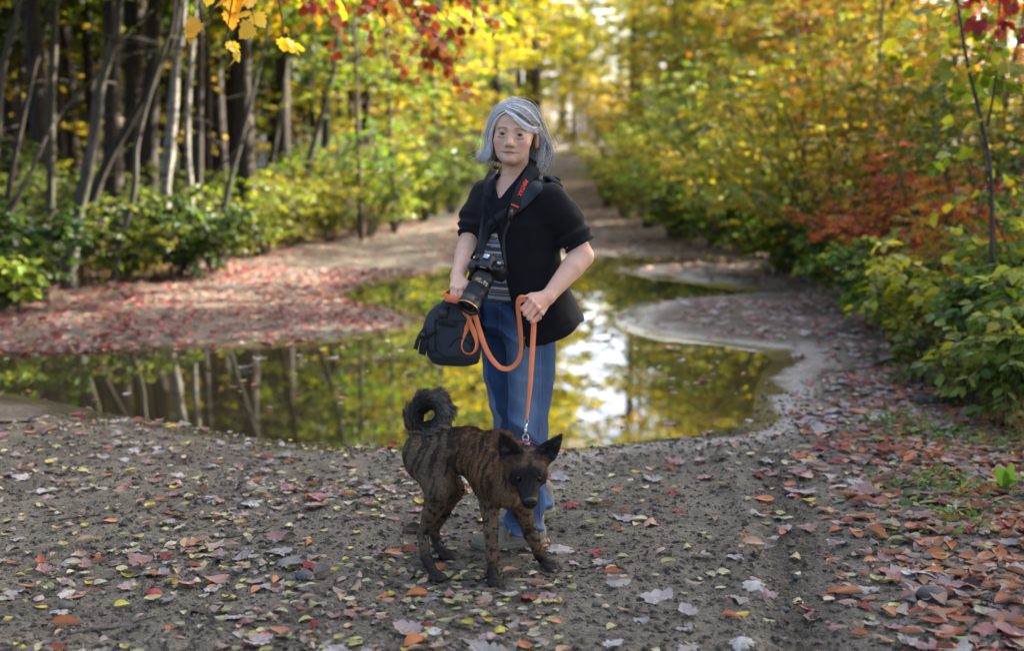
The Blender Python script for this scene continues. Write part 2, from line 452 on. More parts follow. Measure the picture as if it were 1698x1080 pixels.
def mud_mat(name, forest):
    t = NT(name); v = t.obj()
    n1 = t.noise(2.2, 5, .6, v); n2 = t.noise(28, 5, .65, v); n3 = t.noise(140, 3, .6, v)
    if forest: c = t.ramp(n1, [(.3, (.018, .013, .009)), (.55, (.035, .025, .016)), (.75, (.06, .04, .026))])
    else: c = t.ramp(n1, [(.3, (.070, .060, .041)), (.52, (.110, .096, .066)), (.74, (.163, .145, .101))])
    c = t.mix(t.ramp(n2, [(.35, .0), (.65, 1.0)]), t.mix(1.0, c, (.62, .60, .58), 'MULTIPLY'), t.mix(1.0, c, (1.25, 1.23, 1.2), 'MULTIPLY'))
    vo = t.n('ShaderNodeTexVoronoi', i={'Vector': v, 'Scale': 75.0}); vo2 = t.n('ShaderNodeTexVoronoi', i={'Vector': v, 'Scale': 190.0})
    speck = t.ramp(vo.outputs['Color'], [(.80, 0.0), (.9, 1.0)])
    c = t.mix(t.math('MULTIPLY', speck, .55), c, (.17, .15, .125))
    speck2 = t.ramp(vo2.outputs['Color'], [(.25, 1.0), (.36, 0.0)])
    c = t.mix(t.math('MULTIPLY', speck2, .55), c, (.028, .024, .02))
    wet = t.attr('wet', 'Fac')
    c = t.mix(t.math('MULTIPLY', t.attr('damp_shade', 'Fac'), .8), c, t.mix(1.0, c, (.46, .42, .38), 'MULTIPLY'))
    c = t.mix(t.math('MULTIPLY', wet, .75), c, t.mix(1.0, c, (.42, .40, .38), 'MULTIPLY'))
    ro = t.ramp(t.math('ADD', wet, t.math('MULTIPLY', t.math('SUBTRACT', n2, .5), .5)), [(.12, .92), (.36, .42), (.62, .10)])
    h = t.math('ADD', t.math('MULTIPLY', n2, .9), t.math('ADD', t.math('MULTIPLY', n3, .35), t.math('MULTIPLY', vo.outputs['Distance'], .5)))
    b = t.principled(); t.nt.links.new(c, b.inputs['Base Color']); t.nt.links.new(ro, b.inputs['Roughness'])
    st = t.math('MAXIMUM', t.math('SUBTRACT', .85, t.math('MULTIPLY', wet, 1.25)), .05)
    bp = t.n('ShaderNodeBump', i={'Height': h, 'Strength': st, 'Distance': .016}); t.nt.links.new(bp.outputs[0], b.inputs['Normal'])
    return t.m
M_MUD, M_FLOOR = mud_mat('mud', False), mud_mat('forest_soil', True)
wet_ = np.exp(-np.maximum(SDv, 0)/(.16+.012*np.maximum(gp_[:, 1], 0)))*np.clip(1.0+.35*fbm(gp_, 3, 2, 21), .4, 1.2)
_r = gp_[:, 0]-np.interp(gp_[:, 1], [3.5, 4.6, 5.6, 7.5], [.78, .93, 1.12, 1.25])
damp_shade_ = np.maximum(1.0*sstep(9, 15, gp_[:, 1]), np.maximum(.85*np.exp(-np.maximum(SDv, 0)/1.5)*sstep(5.5, 9, gp_[:, 1]), np.exp(-(_r/.13)**2)*sstep(7.6, 6.4, gp_[:, 1])))*np.clip(.9+.35*fbm(gp_, 2.2, 3, 23), .2, 1)  # real damp at shore and rut; far ground darkened in colour as shade
fc = GV[GF].mean(1)
trk = (fc[:, 0] > edge_l(fc[:, 1])-.35) & (fc[:, 0] < edge_r(fc[:, 1])+.25) & (fc[:, 1] < 86) & (fc[:, 1] > -40)
for nm, msk, mt in (('dirt_track', trk, M_MUD), ('forest_floor', ~trk, M_FLOOR)):
    f = GF[msk]; uq, inv = np.unique(f, return_inverse=True)
    o = link(nm, make_mesh(nm, GV[uq], [inv.reshape(f.shape)], [mt], attrs={'wet': wet_[uq], 'damp_shade': damp_shade_[uq]})); tag(o, kind='structure')

# ================================================================== water
gx = np.arange(-7, 4.2, .09); gy = np.arange(6.3, 19.5, .09)
WX, WY = np.meshgrid(gx, gy, indexing='ij'); wp = np.column_stack([WX.ravel(), WY.ravel()]); wsd = sd_poly(wp, PUD)
wf = ring_faces(len(gx), len(gy), False); wf = wf[(wsd[wf] < .35).all(1)]
uq, inv = np.unique(wf, return_inverse=True)
t = NT('puddle_water'); v = t.obj()
b = t.principled(Base_Color=(.026, .022, .011), Roughness=.012, IOR=1.40); b.inputs['Specular IOR Level'].default_value = .62
rp = t.noise(2.6, 2, .5, t.scaled(v, (1, .5, 1))); t.nt.links.new(t.bump(rp, .05, .006), b.inputs['Normal'])
o = link('puddle', make_mesh('puddle', np.column_stack([wp[uq], np.zeros(len(uq))]), [inv.reshape(wf.shape)], [t.m])); tag(o, kind='structure')

# ================================================================== leaves
def leaf_mat(name, trans=.45, rough=.5, attr=False):
    t = NT(name)
    oi = t.n('ShaderNodeObjectInfo'); a = oi.outputs['Color']; b2 = t.n('ShaderNodeAttribute', attribute_type='OBJECT', attribute_name='leaf_tint').outputs['Color']
    g = t.n('ShaderNodeNewGeometry'); ri = g.outputs['Random Per Island']
    if attr: c = t.attr('Col')
    else:
        pn = t.noise(1.1, 2, .5, t.obj())
        k = t.ramp(t.math('ADD', t.math('MULTIPLY', ri, .55), t.math('MULTIPLY', t.math('SUBTRACT', pn, .5), 1.6)), [(.05, 0.0), (.55, 1.0)])
        c = t.mix(k, a, b2)
        wn = t.n('ShaderNodeTexWhiteNoise', noise_dimensions='1D', i={'W': t.math('MULTIPLY', ri, 97.3)})
        hs = t.n('ShaderNodeHueSaturation', i={'Hue': t.math('ADD', .475, t.math('MULTIPLY', wn.outputs[0], .05)), 'Saturation': 1.0, 'Value': t.math('ADD', .6, t.math('MULTIPLY', ri, .8)), 'Color': c})
        c = hs.outputs[0]
    p = t.n('ShaderNodeBsdfPrincipled', i={'Base Color': c, 'Roughness': rough}); p.inputs['Specular IOR Level'].default_value = .35
    tr = t.n('ShaderNodeBsdfTranslucent', i={'Color': t.mix(1.0, c, (1.35, 1.25, .7), 'MULTIPLY')})
    mx = t.n('ShaderNodeMixShader', i={0: trans, 1: p.outputs[0], 2: tr.outputs[0]}); t.nt.links.new(mx.outputs[0], t.out.inputs[0])
    return t.m
M_LEAF = leaf_mat('living_leaf', .5)
def bark_mat(name, dark, light, sc=(9, 9, 1.5), moss=None, birch=False):
    t = NT(name); v = t.obj()
    n1 = t.noise(3.0, 6, .65, t.scaled(v, sc)); n2 = t.noise(2.5, 4, .6, v)
    c = t.ramp(n1, [(.34, dark), (.66, light)])
    if birch:
        n3 = t.noise(2.0, 3, .6, t.scaled(v, (4, 4, 26))); c = t.mix(t.ramp(n3, [(.55, 0.0), (.62, 1.0)]), c, (.03, .025, .02))
    if moss: c = t.mix(t.ramp(n2, [(.48, 0.0), (.62, .8)]), c, moss)
    b = t.principled(Roughness=.9); t.nt.links.new(c, b.inputs['Base Color']); t.nt.links.new(t.bump(n1, .7, .02), b.inputs['Normal'])
    return t.m
M_BARK = bark_mat('dark_bark', (.009, .007, .0055), (.045, .034, .026))
M_GREY = bark_mat('grey_bark', (.026, .023, .019), (.105, .096, .082), moss=(.05, .055, .025))
M_MOSS = bark_mat('mossy_bark', (.020, .018, .013), (.085, .078, .060), moss=(.035, .045, .015))
M_BIRCH = bark_mat('birch_bark', (.10, .096, .086), (.30, .285, .26), birch=True)
M_TWIG = bark_mat('twig_bark', (.03, .022, .016), (.085, .062, .045))

LF_DIA = (np.array([(0, 0, 0), (.42, .30, .07), (1, 0, -.08), (.42, -.30, .07)]), [np.array([[0, 1, 2], [0, 2, 3]])])
LF_OVATE = (np.array([(0, 0, 0), (.22, .24, .05), (.55, .30, .06), (1, 0, -.10), (.55, -.30, .06), (.22, -.24, .05), (.5, 0, 0)]),
            [np.array([[0, 1, 2, 6], [6, 2, 3, 3], [0, 6, 4, 5], [6, 3, 4, 4]])])
LF_OVATE = (LF_OVATE[0], [np.array([[0, 1, 2, 6], [0, 6, 4, 5]]), np.array([[6, 2, 3], [6, 3, 4]])])
def maple_outline():
    half = [(.0, .0), (.01, .14), (-.08, .32), (.07, .31), (.11, .42), (.20, .52), (.29, .40), (.38, .44), (.50, .45), (.50, .29), (.60, .30), (.74, .25), (.84, .11), (1.0, 0)]
    up = [(a+.12, b2) for a, b2 in half[1:-1]]
    return np.array([(0, 0)]+up+[(1.1, 0)]+[(a, -b2) for a, b2 in up[::-1]])
MO = maple_outline()
_v = np.vstack([[(.38, 0, 0)], np.column_stack([MO, .10*np.abs(MO[:, 1])-.05*MO[:, 0]**2])])
_n = len(MO); LF_MAPLE = (_v, [np.array([[0, i+1, (i+1) % _n+1] for i in range(_n)])])
def place_leaves(tpl, p, d, nrm, s):
    """one copy of the leaf template per row"""
    V0, F0 = tpl; p = np.asarray(p); d = unit(d); nrm = np.asarray(nrm); nrm = unit(nrm-d*(nrm*d).sum(1, keepdims=True)); c = np.cross(nrm, d)
    s = np.asarray(s)[:, None, None]
    V = p[:, None]+s*(V0[None, :, 0:1]*d[:, None]+V0[None, :, 1:2]*c[:, None]+V0[None, :, 2:3]*nrm[:, None])
    k = (np.arange(len(p))*len(V0))[:, None, None]
    return V.reshape(-1, 3), [(f[None]+k).reshape(-1, f.shape[1]) for f in F0]
def rand_dirs(n, el0, el1, r):
    az = r.uniform(0, 2*pi, n); el = np.radians(r.uniform(el0, el1, n))
    return np.column_stack([np.cos(az)*np.cos(el), np.sin(az)*np.cos(el), np.sin(el)])
class Plant:
    """wood tubes + leaf rows grown together"""
    def __init__(s, seed): s.r = np.random.default_rng(seed); s.w = Geo(); s.L = []
    def limb(s, pts, r0, r1, n=6, mi=0):
        q = spline(pts, max(4, len(pts)*3)); s.w.tube(q, np.linspace(r0, r1, len(q)), n=n, mi=mi); return q
    def twig(s, a, d, length, nl, leaf, droop=.25, flat=.6, r0=.006, wood=True, up=.8):
        r = s.r; tt = np.linspace(0, 1, 6)[:, None]
        q = np.asarray(a)+d*length*tt+np.array([0, 0, -droop*length])*tt**2+r.normal(0, .02*length, (6, 3))*tt
        if wood: s.w.tube(q, np.linspace(r0, r0*.3, 6), n=4, cap=False)
        t = np.sort(r.uniform(.12, 1.0, nl)); i = np.minimum((t*5).astype(int), 4); fr = (t*5-i)[:, None]
        p = q[i]*(1-fr)+q[i+1]*fr; td = unit(q[i+1]-q[i])
        side = unit(np.cross(td, [0, 0, 1.0])+1e-6)*np.where(np.arange(nl) % 2, 1, -1)[:, None]
        ld = unit(td*r.uniform(.3, 1.0, (nl, 1))+side*r.uniform(.5, 1.1, (nl, 1))+np.array([0, 0, -.35])+r.normal(0, .25, (nl, 3)))
        nr = unit(np.array([0, 0, up])+r.normal(0, flat, (nl, 3)))
        s.L.append((p+ld*leaf*.12, ld, nr, leaf*r.uniform(.6, 1.25, nl)))
    def leaves(s, name, tpl, mat):
        p, d, n, z = [np.concatenate([l[i] for l in s.L]) for i in range(4)]
        V, F = place_leaves(tpl, p, d, n, z); return make_mesh(name, V, F, [mat], smooth=False)
def grow_shrub(seed, h, spread, stems, twigs, nl, leaf, tpl, tl=.45, el=(-5, 45), droop=.3, flat=.55):
    P_ = Plant(seed); r = P_.r
    for k in range(stems):
        az = 2*pi*(k+r.uniform(0, .8))/stems; rad = spread*math.sqrt(r.uniform(.03, 1)); hh = h*r.uniform(.6, 1.0)*(1-.25*(rad/spread)**2)
        o = np.array([cos(az), sin(az), 0])
        q = P_.limb([o*.08*r.uniform(.2, 1.5), o*rad*.35+[0, 0, hh*.45], o*rad*.75+[0, 0, hh*.8], o*rad+[0, 0, hh]], .008+.004*h, .003, 5)
        for j in range(twigs):
            t = r.uniform(.12, 1.0)**.8; a = q[min(int(t*len(q)), len(q)-1)]
            P_.twig(a, rand_dirs(1, *el, r)[0], tl*r.uniform(.5, 1.1)*(1.15-.5*t), nl, leaf, droop, flat, .004)
    return P_.w.mesh('shrub_stems', [M_TWIG]), P_.leaves('shrub_foliage', tpl, M_LEAF)
def grow_tree(seed, h, r0, z0, nb, bl, tw, nl, leaf, tpl, el=(0, 35), droop=.2, flat=.5, lean=.3, tl=.7, bark=None, taper=.5):
    """trunk with limbs from z0 to the top; twigs with leaves along the outer part of each limb"""
    P_ = Plant(seed); r = P_.r
    ln = r.normal(0, lean, 2); tr = P_.limb([(0, 0, -.2), (ln[0]*.2, ln[1]*.2, h*.33), (ln[0]*.6, ln[1]*.4, h*.66), (ln[0], ln[1], h)], r0, r0*.16, 9)
    for k in range(nb):
        z = z0+(h-z0)*(k+r.uniform(0, 1))/nb; t = z/h; a = tr[min(int(t*(len(tr)-1)), len(tr)-1)].copy(); a[2] = z
        d = rand_dirs(1, *el, r)[0]; L = bl*r.uniform(.6, 1.15)*(1-taper*max(0, (z-z0)/(h-z0)))
        q = P_.limb([a, a+d*L*.4+[0, 0, .05*L], a+d*L*.75+[0, 0, -.02*L], a+d*L+[0, 0, -droop*L]], r0*.22*(1.1-t), .006, 5)
        for j in range(tw):
            u_ = r.uniform(.22, 1.0); b2 = q[min(int(u_*len(q)), len(q)-1)]; dd = unit(d*r.uniform(.2, 1)+rand_dirs(1, -12, 30, r)[0])
            P_.twig(b2, dd, tl*r.uniform(.5, 1.2), nl, leaf, droop, flat, .004, wood=False)
    return P_.w.mesh('tree_trunk', [bark or M_BARK]), P_.leaves('tree_crown', tpl, M_LEAF)

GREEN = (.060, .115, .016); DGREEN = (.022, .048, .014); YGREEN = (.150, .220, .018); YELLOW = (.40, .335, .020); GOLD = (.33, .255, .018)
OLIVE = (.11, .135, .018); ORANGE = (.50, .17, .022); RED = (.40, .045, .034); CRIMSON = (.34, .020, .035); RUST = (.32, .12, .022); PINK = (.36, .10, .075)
def plant_copy(kind, parts, meshes, label, cat, x, y, s=1.0, rz=0.0, c1=GREEN, c2=YGREEN, group=None, z=None, sz=None, lean=(0, 0)):
    o = thing(kind, label, cat, (x, y, (gz(x, y) if z is None else z)-.02), (lean[0], lean[1], rz), group)
    o.scale = (s, s, s if sz is None else sz)
    for n_, me in zip(parts, meshes):
        c = link(n_, me, o, color=c1); c['leaf_tint'] = [*c2]
    return o
# ================================================================== vegetation: prototype meshes
SHR = [grow_shrub(101, 1.0, .75, 9, 9, 13, .085, LF_OVATE, .42), grow_shrub(102, 1.0, .9, 11, 9, 12, .075, LF_DIA, .45, (-10, 30), .2, .45),
       grow_shrub(103, 1.0, .6, 8, 10, 13, .095, LF_OVATE, .38, (0, 60), .35, .7)]
BIG = [grow_shrub(111, 3.0, 1.5, 14, 16, 20, .085, LF_DIA, .75, (-15, 30), .22, .45), grow_shrub(112, 3.2, 1.7, 15, 16, 20, .095, LF_DIA, .85, (-10, 25), .25, .4),
       grow_shrub(113, 2.6, 1.4, 13, 17, 20, .075, LF_OVATE, .7, (-5, 40), .25, .6)]
MAPLE = [grow_tree(121, 6.5, .06, .8, 26, 2.6, 9, 17, .10, LF_DIA, (-5, 25), .12, .35, .5, .75, M_TWIG), grow_tree(122, 6.0, .05, .6, 26, 2.3, 9, 17, .095, LF_DIA, (-8, 20), .15, .35, .4, .7, M_TWIG)]
TALL = [grow_tree(131, 13, .16, 4.2, 38, 3.2, 9, 15, .21, LF_DIA, (-5, 35), .15, .6, .4, 1.1, M_BARK), grow_tree(132, 12, .14, 3.2, 40, 3.0, 9, 15, .20, LF_DIA, (0, 40), .15, .6, .5, 1.0, M_BARK)]
PINE = [grow_tree(141, 14, .13, 3.6, 42, 1.9, 8, 16, .17, LF_DIA, (-25, 5), .2, .7, .15, .8, M_BARK, .75), grow_tree(142, 13, .10, 3.0, 42, 1.7, 8, 16, .16, LF_DIA, (-25, 5), .2, .7, .25, .8, M_BARK, .75)]
HIGH = grow_tree(133, 16, .17, 8.4, 26, 3.9, 9, 14, .23, LF_DIA, (-10, 25), .2, .6, .5, 1.2, M_BARK, .4)
PST, PTC = ('stems', 'foliage'), ('trunk', 'crown')
vr = np.random.default_rng(5)
def jit(c, k=.18): return tuple(np.clip(np.array(c)*vr.uniform(1-k, 1+k, 3)*vr.uniform(.85, 1.15), 0, .9))

# ------------------------------------------------------------------ trees of the left forest, each along its own line
def line_tree(pts, Y, wpx, bark, label, top=11.0, crown=None, c1=GREEN, c2=YGREEN, cat='tree', kind='tree', yend=0.0, group=None):
    q = [P(px, py, Y+yend*i/max(1, len(pts)-1)) for i, (px, py) in enumerate(pts)]          # listed from the bottom up
    d = q[1]-q[0]; z0 = gz(q[0][0], q[0][1])-.08
    if q[0][2] > z0+.05: q.insert(0, q[0]-d*np.clip((q[0][2]-z0)/max(d[2], .05), 0, 4)*np.array([.6, .6, 1]))
    q[0][2] = z0
    e = q[-1]-q[-2]; e = e/max(np.linalg.norm(e), .01); hz = max(top-q[-1][2], .3)
    if crown is not None: q += [q[-1]+np.array([e[0]*.5, e[1]*.5, 1])*hz*.5, q[-1]+np.array([e[0]*.6, e[1]*.6, 1])*hz]
    q = np.array(q); base = q[0].copy(); o = thing(kind, label, cat, base, group=group)
    g = Geo(); s = spline(q-base, 26); r = wpx*Y/FPX/2
    rad = r*np.interp(np.linspace(0, 1, 26), [0, .06, .3, 1], [1.5, 1.15, 1, .35])*(1+.06*vr.normal(size=26)); g.tube(s, rad, n=10)
    if crown is not None:
        for k in range(4):                                       # dead stubs and side limbs
            i = vr.integers(6, 22); dd = rand_dirs(1, -10, 40, vr)[0]; L = vr.uniform(.3, 1.0)
            g.tube(spline([s[i], s[i]+dd*L*.5, s[i]+dd*L+[0, 0, -.08]], 6), np.linspace(r*.13, .003, 6), n=5)
    g.build('trunk', bark, o)
    if crown is not None:
        me = crown[1]; H = 13.0; c = link('crown', me, o, loc=(s[-1][0]*.9, s[-1][1]*.9, max(top-H, -.2)-base[2]+.3), color=jit(c1)); c['leaf_tint'] = [*jit(c2)]
    return o
T = line_tree
T([(5, 380), (30, 230), (62, 90), (80, 0)], 14.0, 9, M_BARK, 'slender dark trunk leaning right near the left edge of the photo', 9, PINE[1], YGREEN, YELLOW)
T([(2, 140), (18, 60), (32, -20)], 13.2, 11, M_MOSS, 'dark mossy trunk cut by the left edge of the photo', 9, PINE[1])
T([(84, 330), (86, 150), (92, -10)], 15.0, 13, M_MOSS, 'upright mottled mossy trunk left of the curved grey trunk', 11, PINE[0])
T([(12, 370), (60, 265), (95, 195), (150, 135), (200, 70), (255, 15)], 12.6, 7, M_BARK, 'thin dark bowed stem arching up to the right at far left', 5, None, kind='sapling', cat='sapling', yend=1.6)
T([(122, 390), (140, 305), (158, 210), (165, 150), (186, 70), (200, -10)], 13.6, 20, M_GREY, 'stout curved grey trunk with dark mossy foot', 11, PINE[0], GREEN, YGREEN)
T([(140, 372), (172, 280), (205, 220), (243, 155), (272, 95), (300, -10)], 14.6, 15, M_BARK, 'brown trunk leaning strongly right across the grey trunks', 10, PINE[1])
T([(200, 400), (222, 320), (226, 245), (245, 165), (275, 70), (292, -10)], 14.2, 10, M_GREY, 'thin pale grey stem bending right beside the birch', 9, PINE[1])
T([(274, 320), (282, 235), (288, 165), (293, 90), (306, -10)], 16.0, 18, M_BIRCH, 'white birch trunk with a bright sunlit patch', 12, PINE[0], YGREEN, YELLOW, 'birch', 'birch_tree')
T([(316, 320), (310, 235), (312, 160), (320, 60), (325, -10)], 17.0, 11, M_BIRCH, 'narrow pale birch just right of the white birch', 11, PINE[0], YGREEN, YELLOW, 'birch', 'birch_tree')
T([(328, 320), (330, 180), (332, -10)], 17.6, 15, M_BARK, 'upright brown trunk right of the two birches', 12, PINE[0])
T([(188, 300), (186, 160), (184, -10)], 18.0, 30, M_BARK, 'wide near black trunk standing behind the curved grey trunk', 13, PINE[0])
T([(245, 320), (250, 150), (256, -10)], 19.0, 30, M_BARK, 'wide near black trunk standing behind the pale grey stem', 13, PINE[0])
T([(408, 330), (404, 180), (400, -10)], 19.0, 34, M_BARK, 'widest black trunk on the right of the birches', 13, PINE[0])
T([(370, 360), (384, 290), (398, 240), (420, 150), (436, 85), (445, 40)], 15.5, 9, M_GREY, 'thin grey sapling stem leaning right before the widest black trunk', 7, None, kind='sapling', cat='sapling')
T([(300, 345), (345, 300), (410, 225), (440, 170)], 15.2, 6, M_TWIG, 'thin bare brown pole leaning right low among the bushes', 5, None, kind='sapling', cat='sapling')
T([(508, 290), (525, 220), (545, 150), (560, 60)], 20, 10, M_GREY, 'thin grey brown trunk under the yellow sprays at centre left', 9, PINE[1], YGREEN, GOLD)
T([(572, 300), (577, 237)], 22, 11, M_BIRCH, 'short bright white birch stub in the sun left of the person', 1.6, None, cat='stump', kind='birch_stump')
T([(440, 330), (452, 260), (470, 130), (478, -10)], 21, 11, M_BARK, 'dark trunk with a slight right lean right of the widest black trunk', 11, PINE[0])
n_far = 0
for k in range(400):
    y = vr.uniform(17.5, 46); x = edge_l(y)-vr.uniform(1.8, 15)
    if x < -2-y*.42: continue
    m = PINE[k % 2]; s = vr.uniform(.8, 1.15)
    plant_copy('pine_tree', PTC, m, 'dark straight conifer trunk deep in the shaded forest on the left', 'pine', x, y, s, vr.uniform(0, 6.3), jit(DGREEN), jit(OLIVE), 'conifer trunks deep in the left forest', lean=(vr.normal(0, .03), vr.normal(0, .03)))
    n_far += 1
    if n_far >= 92: break
# ------------------------------------------------------------------ understory maples and shrubs at the left edge
def at(px, Y): return (px-849)/FPX*Y*1.0
def bush(px, Y, m, s, c1, c2, label, kind='shrub', cat='shrub', sz=None, group=None):
    return plant_copy(kind, PST, m, label, cat, at(px, Y), Y, s, vr.uniform(0, 6.3), jit(c1), jit(c2), group, sz=sz)
def maple(px, Y, m, s, c1, c2, label, lean=(0, 0), group=None):
    return plant_copy('maple_tree', PTC, m, label, 'maple', at(px, Y), Y, s, vr.uniform(0, 6.3), jit(c1), jit(c2), group, lean=lean)
bush(55, 12.8, SHR[0], 1.0, DGREEN, (.04, .08, .02), 'dark green bush at the left edge of the track')
bush(-15, 12.2, SHR[2], 1.1, DGREEN, GREEN, 'dark green leafy bush cut by the left edge of the photo')
bush(120, 14.2, SHR[1], .8, DGREEN, OLIVE, 'dim olive bush at the foot of the curved grey trunk')
bush(200, 14.6, SHR[0], 1.0, GREEN, OLIVE, 'low green bush between the grey trunk and the birch')
bush(300, 14.8, SHR[2], 1.0, (.034, .085, .022), (.07, .13, .025), 'fresh green broad leaved bush below the birches')
bush(355, 15.4, SHR[0], .95, (.032, .075, .02), OLIVE, 'green bush at the right of the bush below the birches')
bush(255, 16.2, BIG[2], .38, GREEN, OLIVE, 'tall dim green bush behind the bush below the birches')
bush(430, 17.5, SHR[1], 1.15, OLIVE, YGREEN, 'olive green bush below the widest black trunk')
bush(480, 18.6, BIG[0], .40, OLIVE, GOLD, 'golden olive bush by the track left of the sunlit bushes')
bush(545, 19.8, BIG[1], .45, YGREEN, GOLD, 'yellow green bush beside the white birch stub')
bush(600, 21.0, SHR[1], 1.6, YGREEN, GREEN, 'low green bush on the verge left of the person')
bush(655, 22.5, BIG[0], .52, YGREEN, YELLOW, 'bright yellow green bush catching sun left of the person')
bush(700, 24.5, BIG[1], .55, YGREEN, GREEN, 'yellow green bush right behind the left shoulder of the person')
bush(750, 27, BIG[2], .6, YGREEN, OLIVE, 'green bush where the left verge meets the person')
for i, (px, Y, s) in enumerate([(20, 15.5, .40), (80, 17, .45), (150, 18, .36), (225, 19, .42), (340, 19, .40), (400, 21, .36), (470, 22, .38), (530, 24, .42)]):
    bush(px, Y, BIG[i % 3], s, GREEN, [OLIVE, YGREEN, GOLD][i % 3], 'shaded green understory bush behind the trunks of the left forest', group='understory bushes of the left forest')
maple(600, 20.0, MAPLE[0], .72, OLIVE, YGREEN, 'maple with flat olive green sprays over the white birch stub')
maple(655, 21.5, MAPLE[1], .85, GREEN, YGREEN, 'fresh green maple reaching toward the track left of the person')
maple(720, 27, MAPLE[0], .95, YGREEN, GOLD, 'tall yellow green maple behind the head of the person on the left')
maple(690, 34, MAPLE[1], 1.1, YELLOW, GOLD, 'golden maple farther along the left verge')
maple(760, 42, MAPLE[0], 1.2, GOLD, YELLOW, 'golden maple at the bend of the track on the left')
maple(600, 30, MAPLE[0], 1.1, OLIVE, GREEN, 'dim green maple deep behind the white birch stub')
maple(40, 22, MAPLE[1], .8, OLIVE, YELLOW, 'thin olive maple between the leftmost trunks')
maple(225, 25, MAPLE[0], .85, YGREEN, GOLD, 'yellow leaved maple behind the grey trunks')
maple(120, 30, MAPLE[0], 1.0, GOLD, YGREEN, 'gold and green maple deep behind the leftmost trunks')
# ------------------------------------------------------------------ right side
RB = [(1075, 23, BIG[0], .62, YGREEN, YELLOW, 'yellow green bush at the right of the puddle far end'), (1120, 20.5, SHR[1], 1.35, YGREEN, OLIVE, 'low green bush closest to the far right bend of the track'),
      (1190, 19.5, BIG[1], .62, YGREEN, GOLD, 'yellow green bush over the far right verge'), (1270, 18.6, BIG[2], .72, YGREEN, YELLOW, 'yellow bush above the grassy verge'),
      (1330, 17.2, SHR[1], 1.3, GREEN, YGREEN, 'low green bush on the verge below the yellow bushes'), (1300, 15.6, BIG[0], .82, YGREEN, YELLOW, 'large yellow green bush left of the red bush'),
      (1390, 14.4, BIG[1], .88, YELLOW, YGREEN, 'large golden yellow bush arching over the verge'), (1440, 12.2, BIG[2], .52, RED, YELLOW, 'red and orange bush on the right bank'),
      (1520, 11.4, BIG[0], .50, RED, ORANGE, 'deep red bush behind the young leafy saplings'), (1560, 13.2, BIG[1], .85, YGREEN, YELLOW, 'yellow tinted tall bush behind the red bushes'),
      (1500, 15.2, BIG[0], .95, YELLOW, ORANGE, 'yellow bush with orange tops rising behind the red bushes'), (1660, 11.6, BIG[2], .85, GREEN, YGREEN, 'tall green bush at the right edge of the photo'),
      (1640, 9.9, BIG[1], .42, ORANGE, YGREEN, 'orange and green bush behind the thin dark sapling'), (1430, 13.0, SHR[0], 1.0, GREEN, RUST, 'green low bush at the foot of the red bush'),
      (1490, 10.6, SHR[2], .85, GREEN, YGREEN, 'fresh green waist high bush before the red bushes'), (1575, 9.2, SHR[0], .85, GREEN, YELLOW, 'green and yellow leafy bush over the leaf bank'),
      (1665, 8.3, SHR[2], .85, GREEN, YGREEN, 'broad leaved green bush at the right edge above the leaf bank'), (1740, 8.9, BIG[2], .5, YGREEN, GREEN, 'yellow green bush cut by the right edge of the photo'),
      (1010, 30, BIG[1], .75, YGREEN, YELLOW, 'far green bush by the right side of the narrow track'), (1035, 26, BIG[0], .6, YGREEN, YELLOW, 'yellow green bush at the track side right of the person'),
      (1100, 26, BIG[2], .95, YGREEN, GOLD, 'gold green bush behind the far right verge'), (1160, 24, BIG[0], .95, YGREEN, OLIVE, 'olive bush below the dark gap in the right hand trees'),
      (1230, 22, BIG[1], .95, YGREEN, OLIVE, 'leafy green bush behind the yellow verge bushes')]
for q in RB: bush(*q[:6], q[6])
maple(1200, 27, MAPLE[0], .68, YGREEN, RUST, 'maple with rusty top beside the dark gap on the right')
maple(1340, 19.5, MAPLE[1], .80, YELLOW, YGREEN, 'bright yellow maple leaning over the right verge')
maple(1440, 17.5, MAPLE[0], .72, YGREEN, YELLOW, 'yellow green maple rising behind the large golden bush')
maple(1120, 33, MAPLE[1], .9, YELLOW, YGREEN, 'golden maple at the far right of the narrow track')
maple(1060, 45, MAPLE[0], 1.0, GOLD, YELLOW, 'amber maple where the track climbs on the right')
maple(1250, 38, MAPLE[1], 1.0, RUST, OLIVE, 'rust red maple deep behind the right hand bushes')
maple(1640, 15, MAPLE[1], .75, RED, ORANGE, 'scarlet topped maple high at the right edge of the photo')
maple(1570, 18, MAPLE[0], .9, YGREEN, GOLD, 'green gold maple behind the tall yellow tinted bush')
for px, Y, s in [(1290, 15.0, .85), (1335, 14.8, .75), (1385, 13.8, .85), (1235, 18.4, .85), (1185, 18.9, .8), (1440, 12.0, .8), (1130, 20.0, .85)]:
    bush(px, Y, SHR[px % 3], s, GREEN, YGREEN, 'dense leafy shrub hiding the bare stems of the right hand bushes', group='dense low shrubs before the right hand bushes')
for i in range(30):
    Y = 10.5+i*.95+vr.uniform(-.3, .3); x = edge_r(Y)+vr.uniform(.15, .75)
    plant_copy('shrub', PST, SHR[i % 3], 'knee high leafy shrub along the foot of the right bank', 'shrub', x, Y, vr.uniform(.42, .72), vr.uniform(0, 6.3), jit([GREEN, YGREEN, YGREEN][i % 3]), jit([YGREEN, YELLOW, OLIVE][i % 3]), 'knee high shrubs along the right verge')
for i in range(22):
    Y = 13+i*.8+vr.uniform(-.3, .3); x = edge_l(Y)-vr.uniform(.1, .8)
    plant_copy('shrub', PST, SHR[i % 3], 'knee high leafy shrub along the left verge of the track', 'shrub', x, Y, vr.uniform(.40, .66), vr.uniform(0, 6.3), jit([GREEN, OLIVE, YGREEN][i % 3]), jit([YGREEN, GOLD, OLIVE][i % 3]), 'knee high shrubs along the left verge')
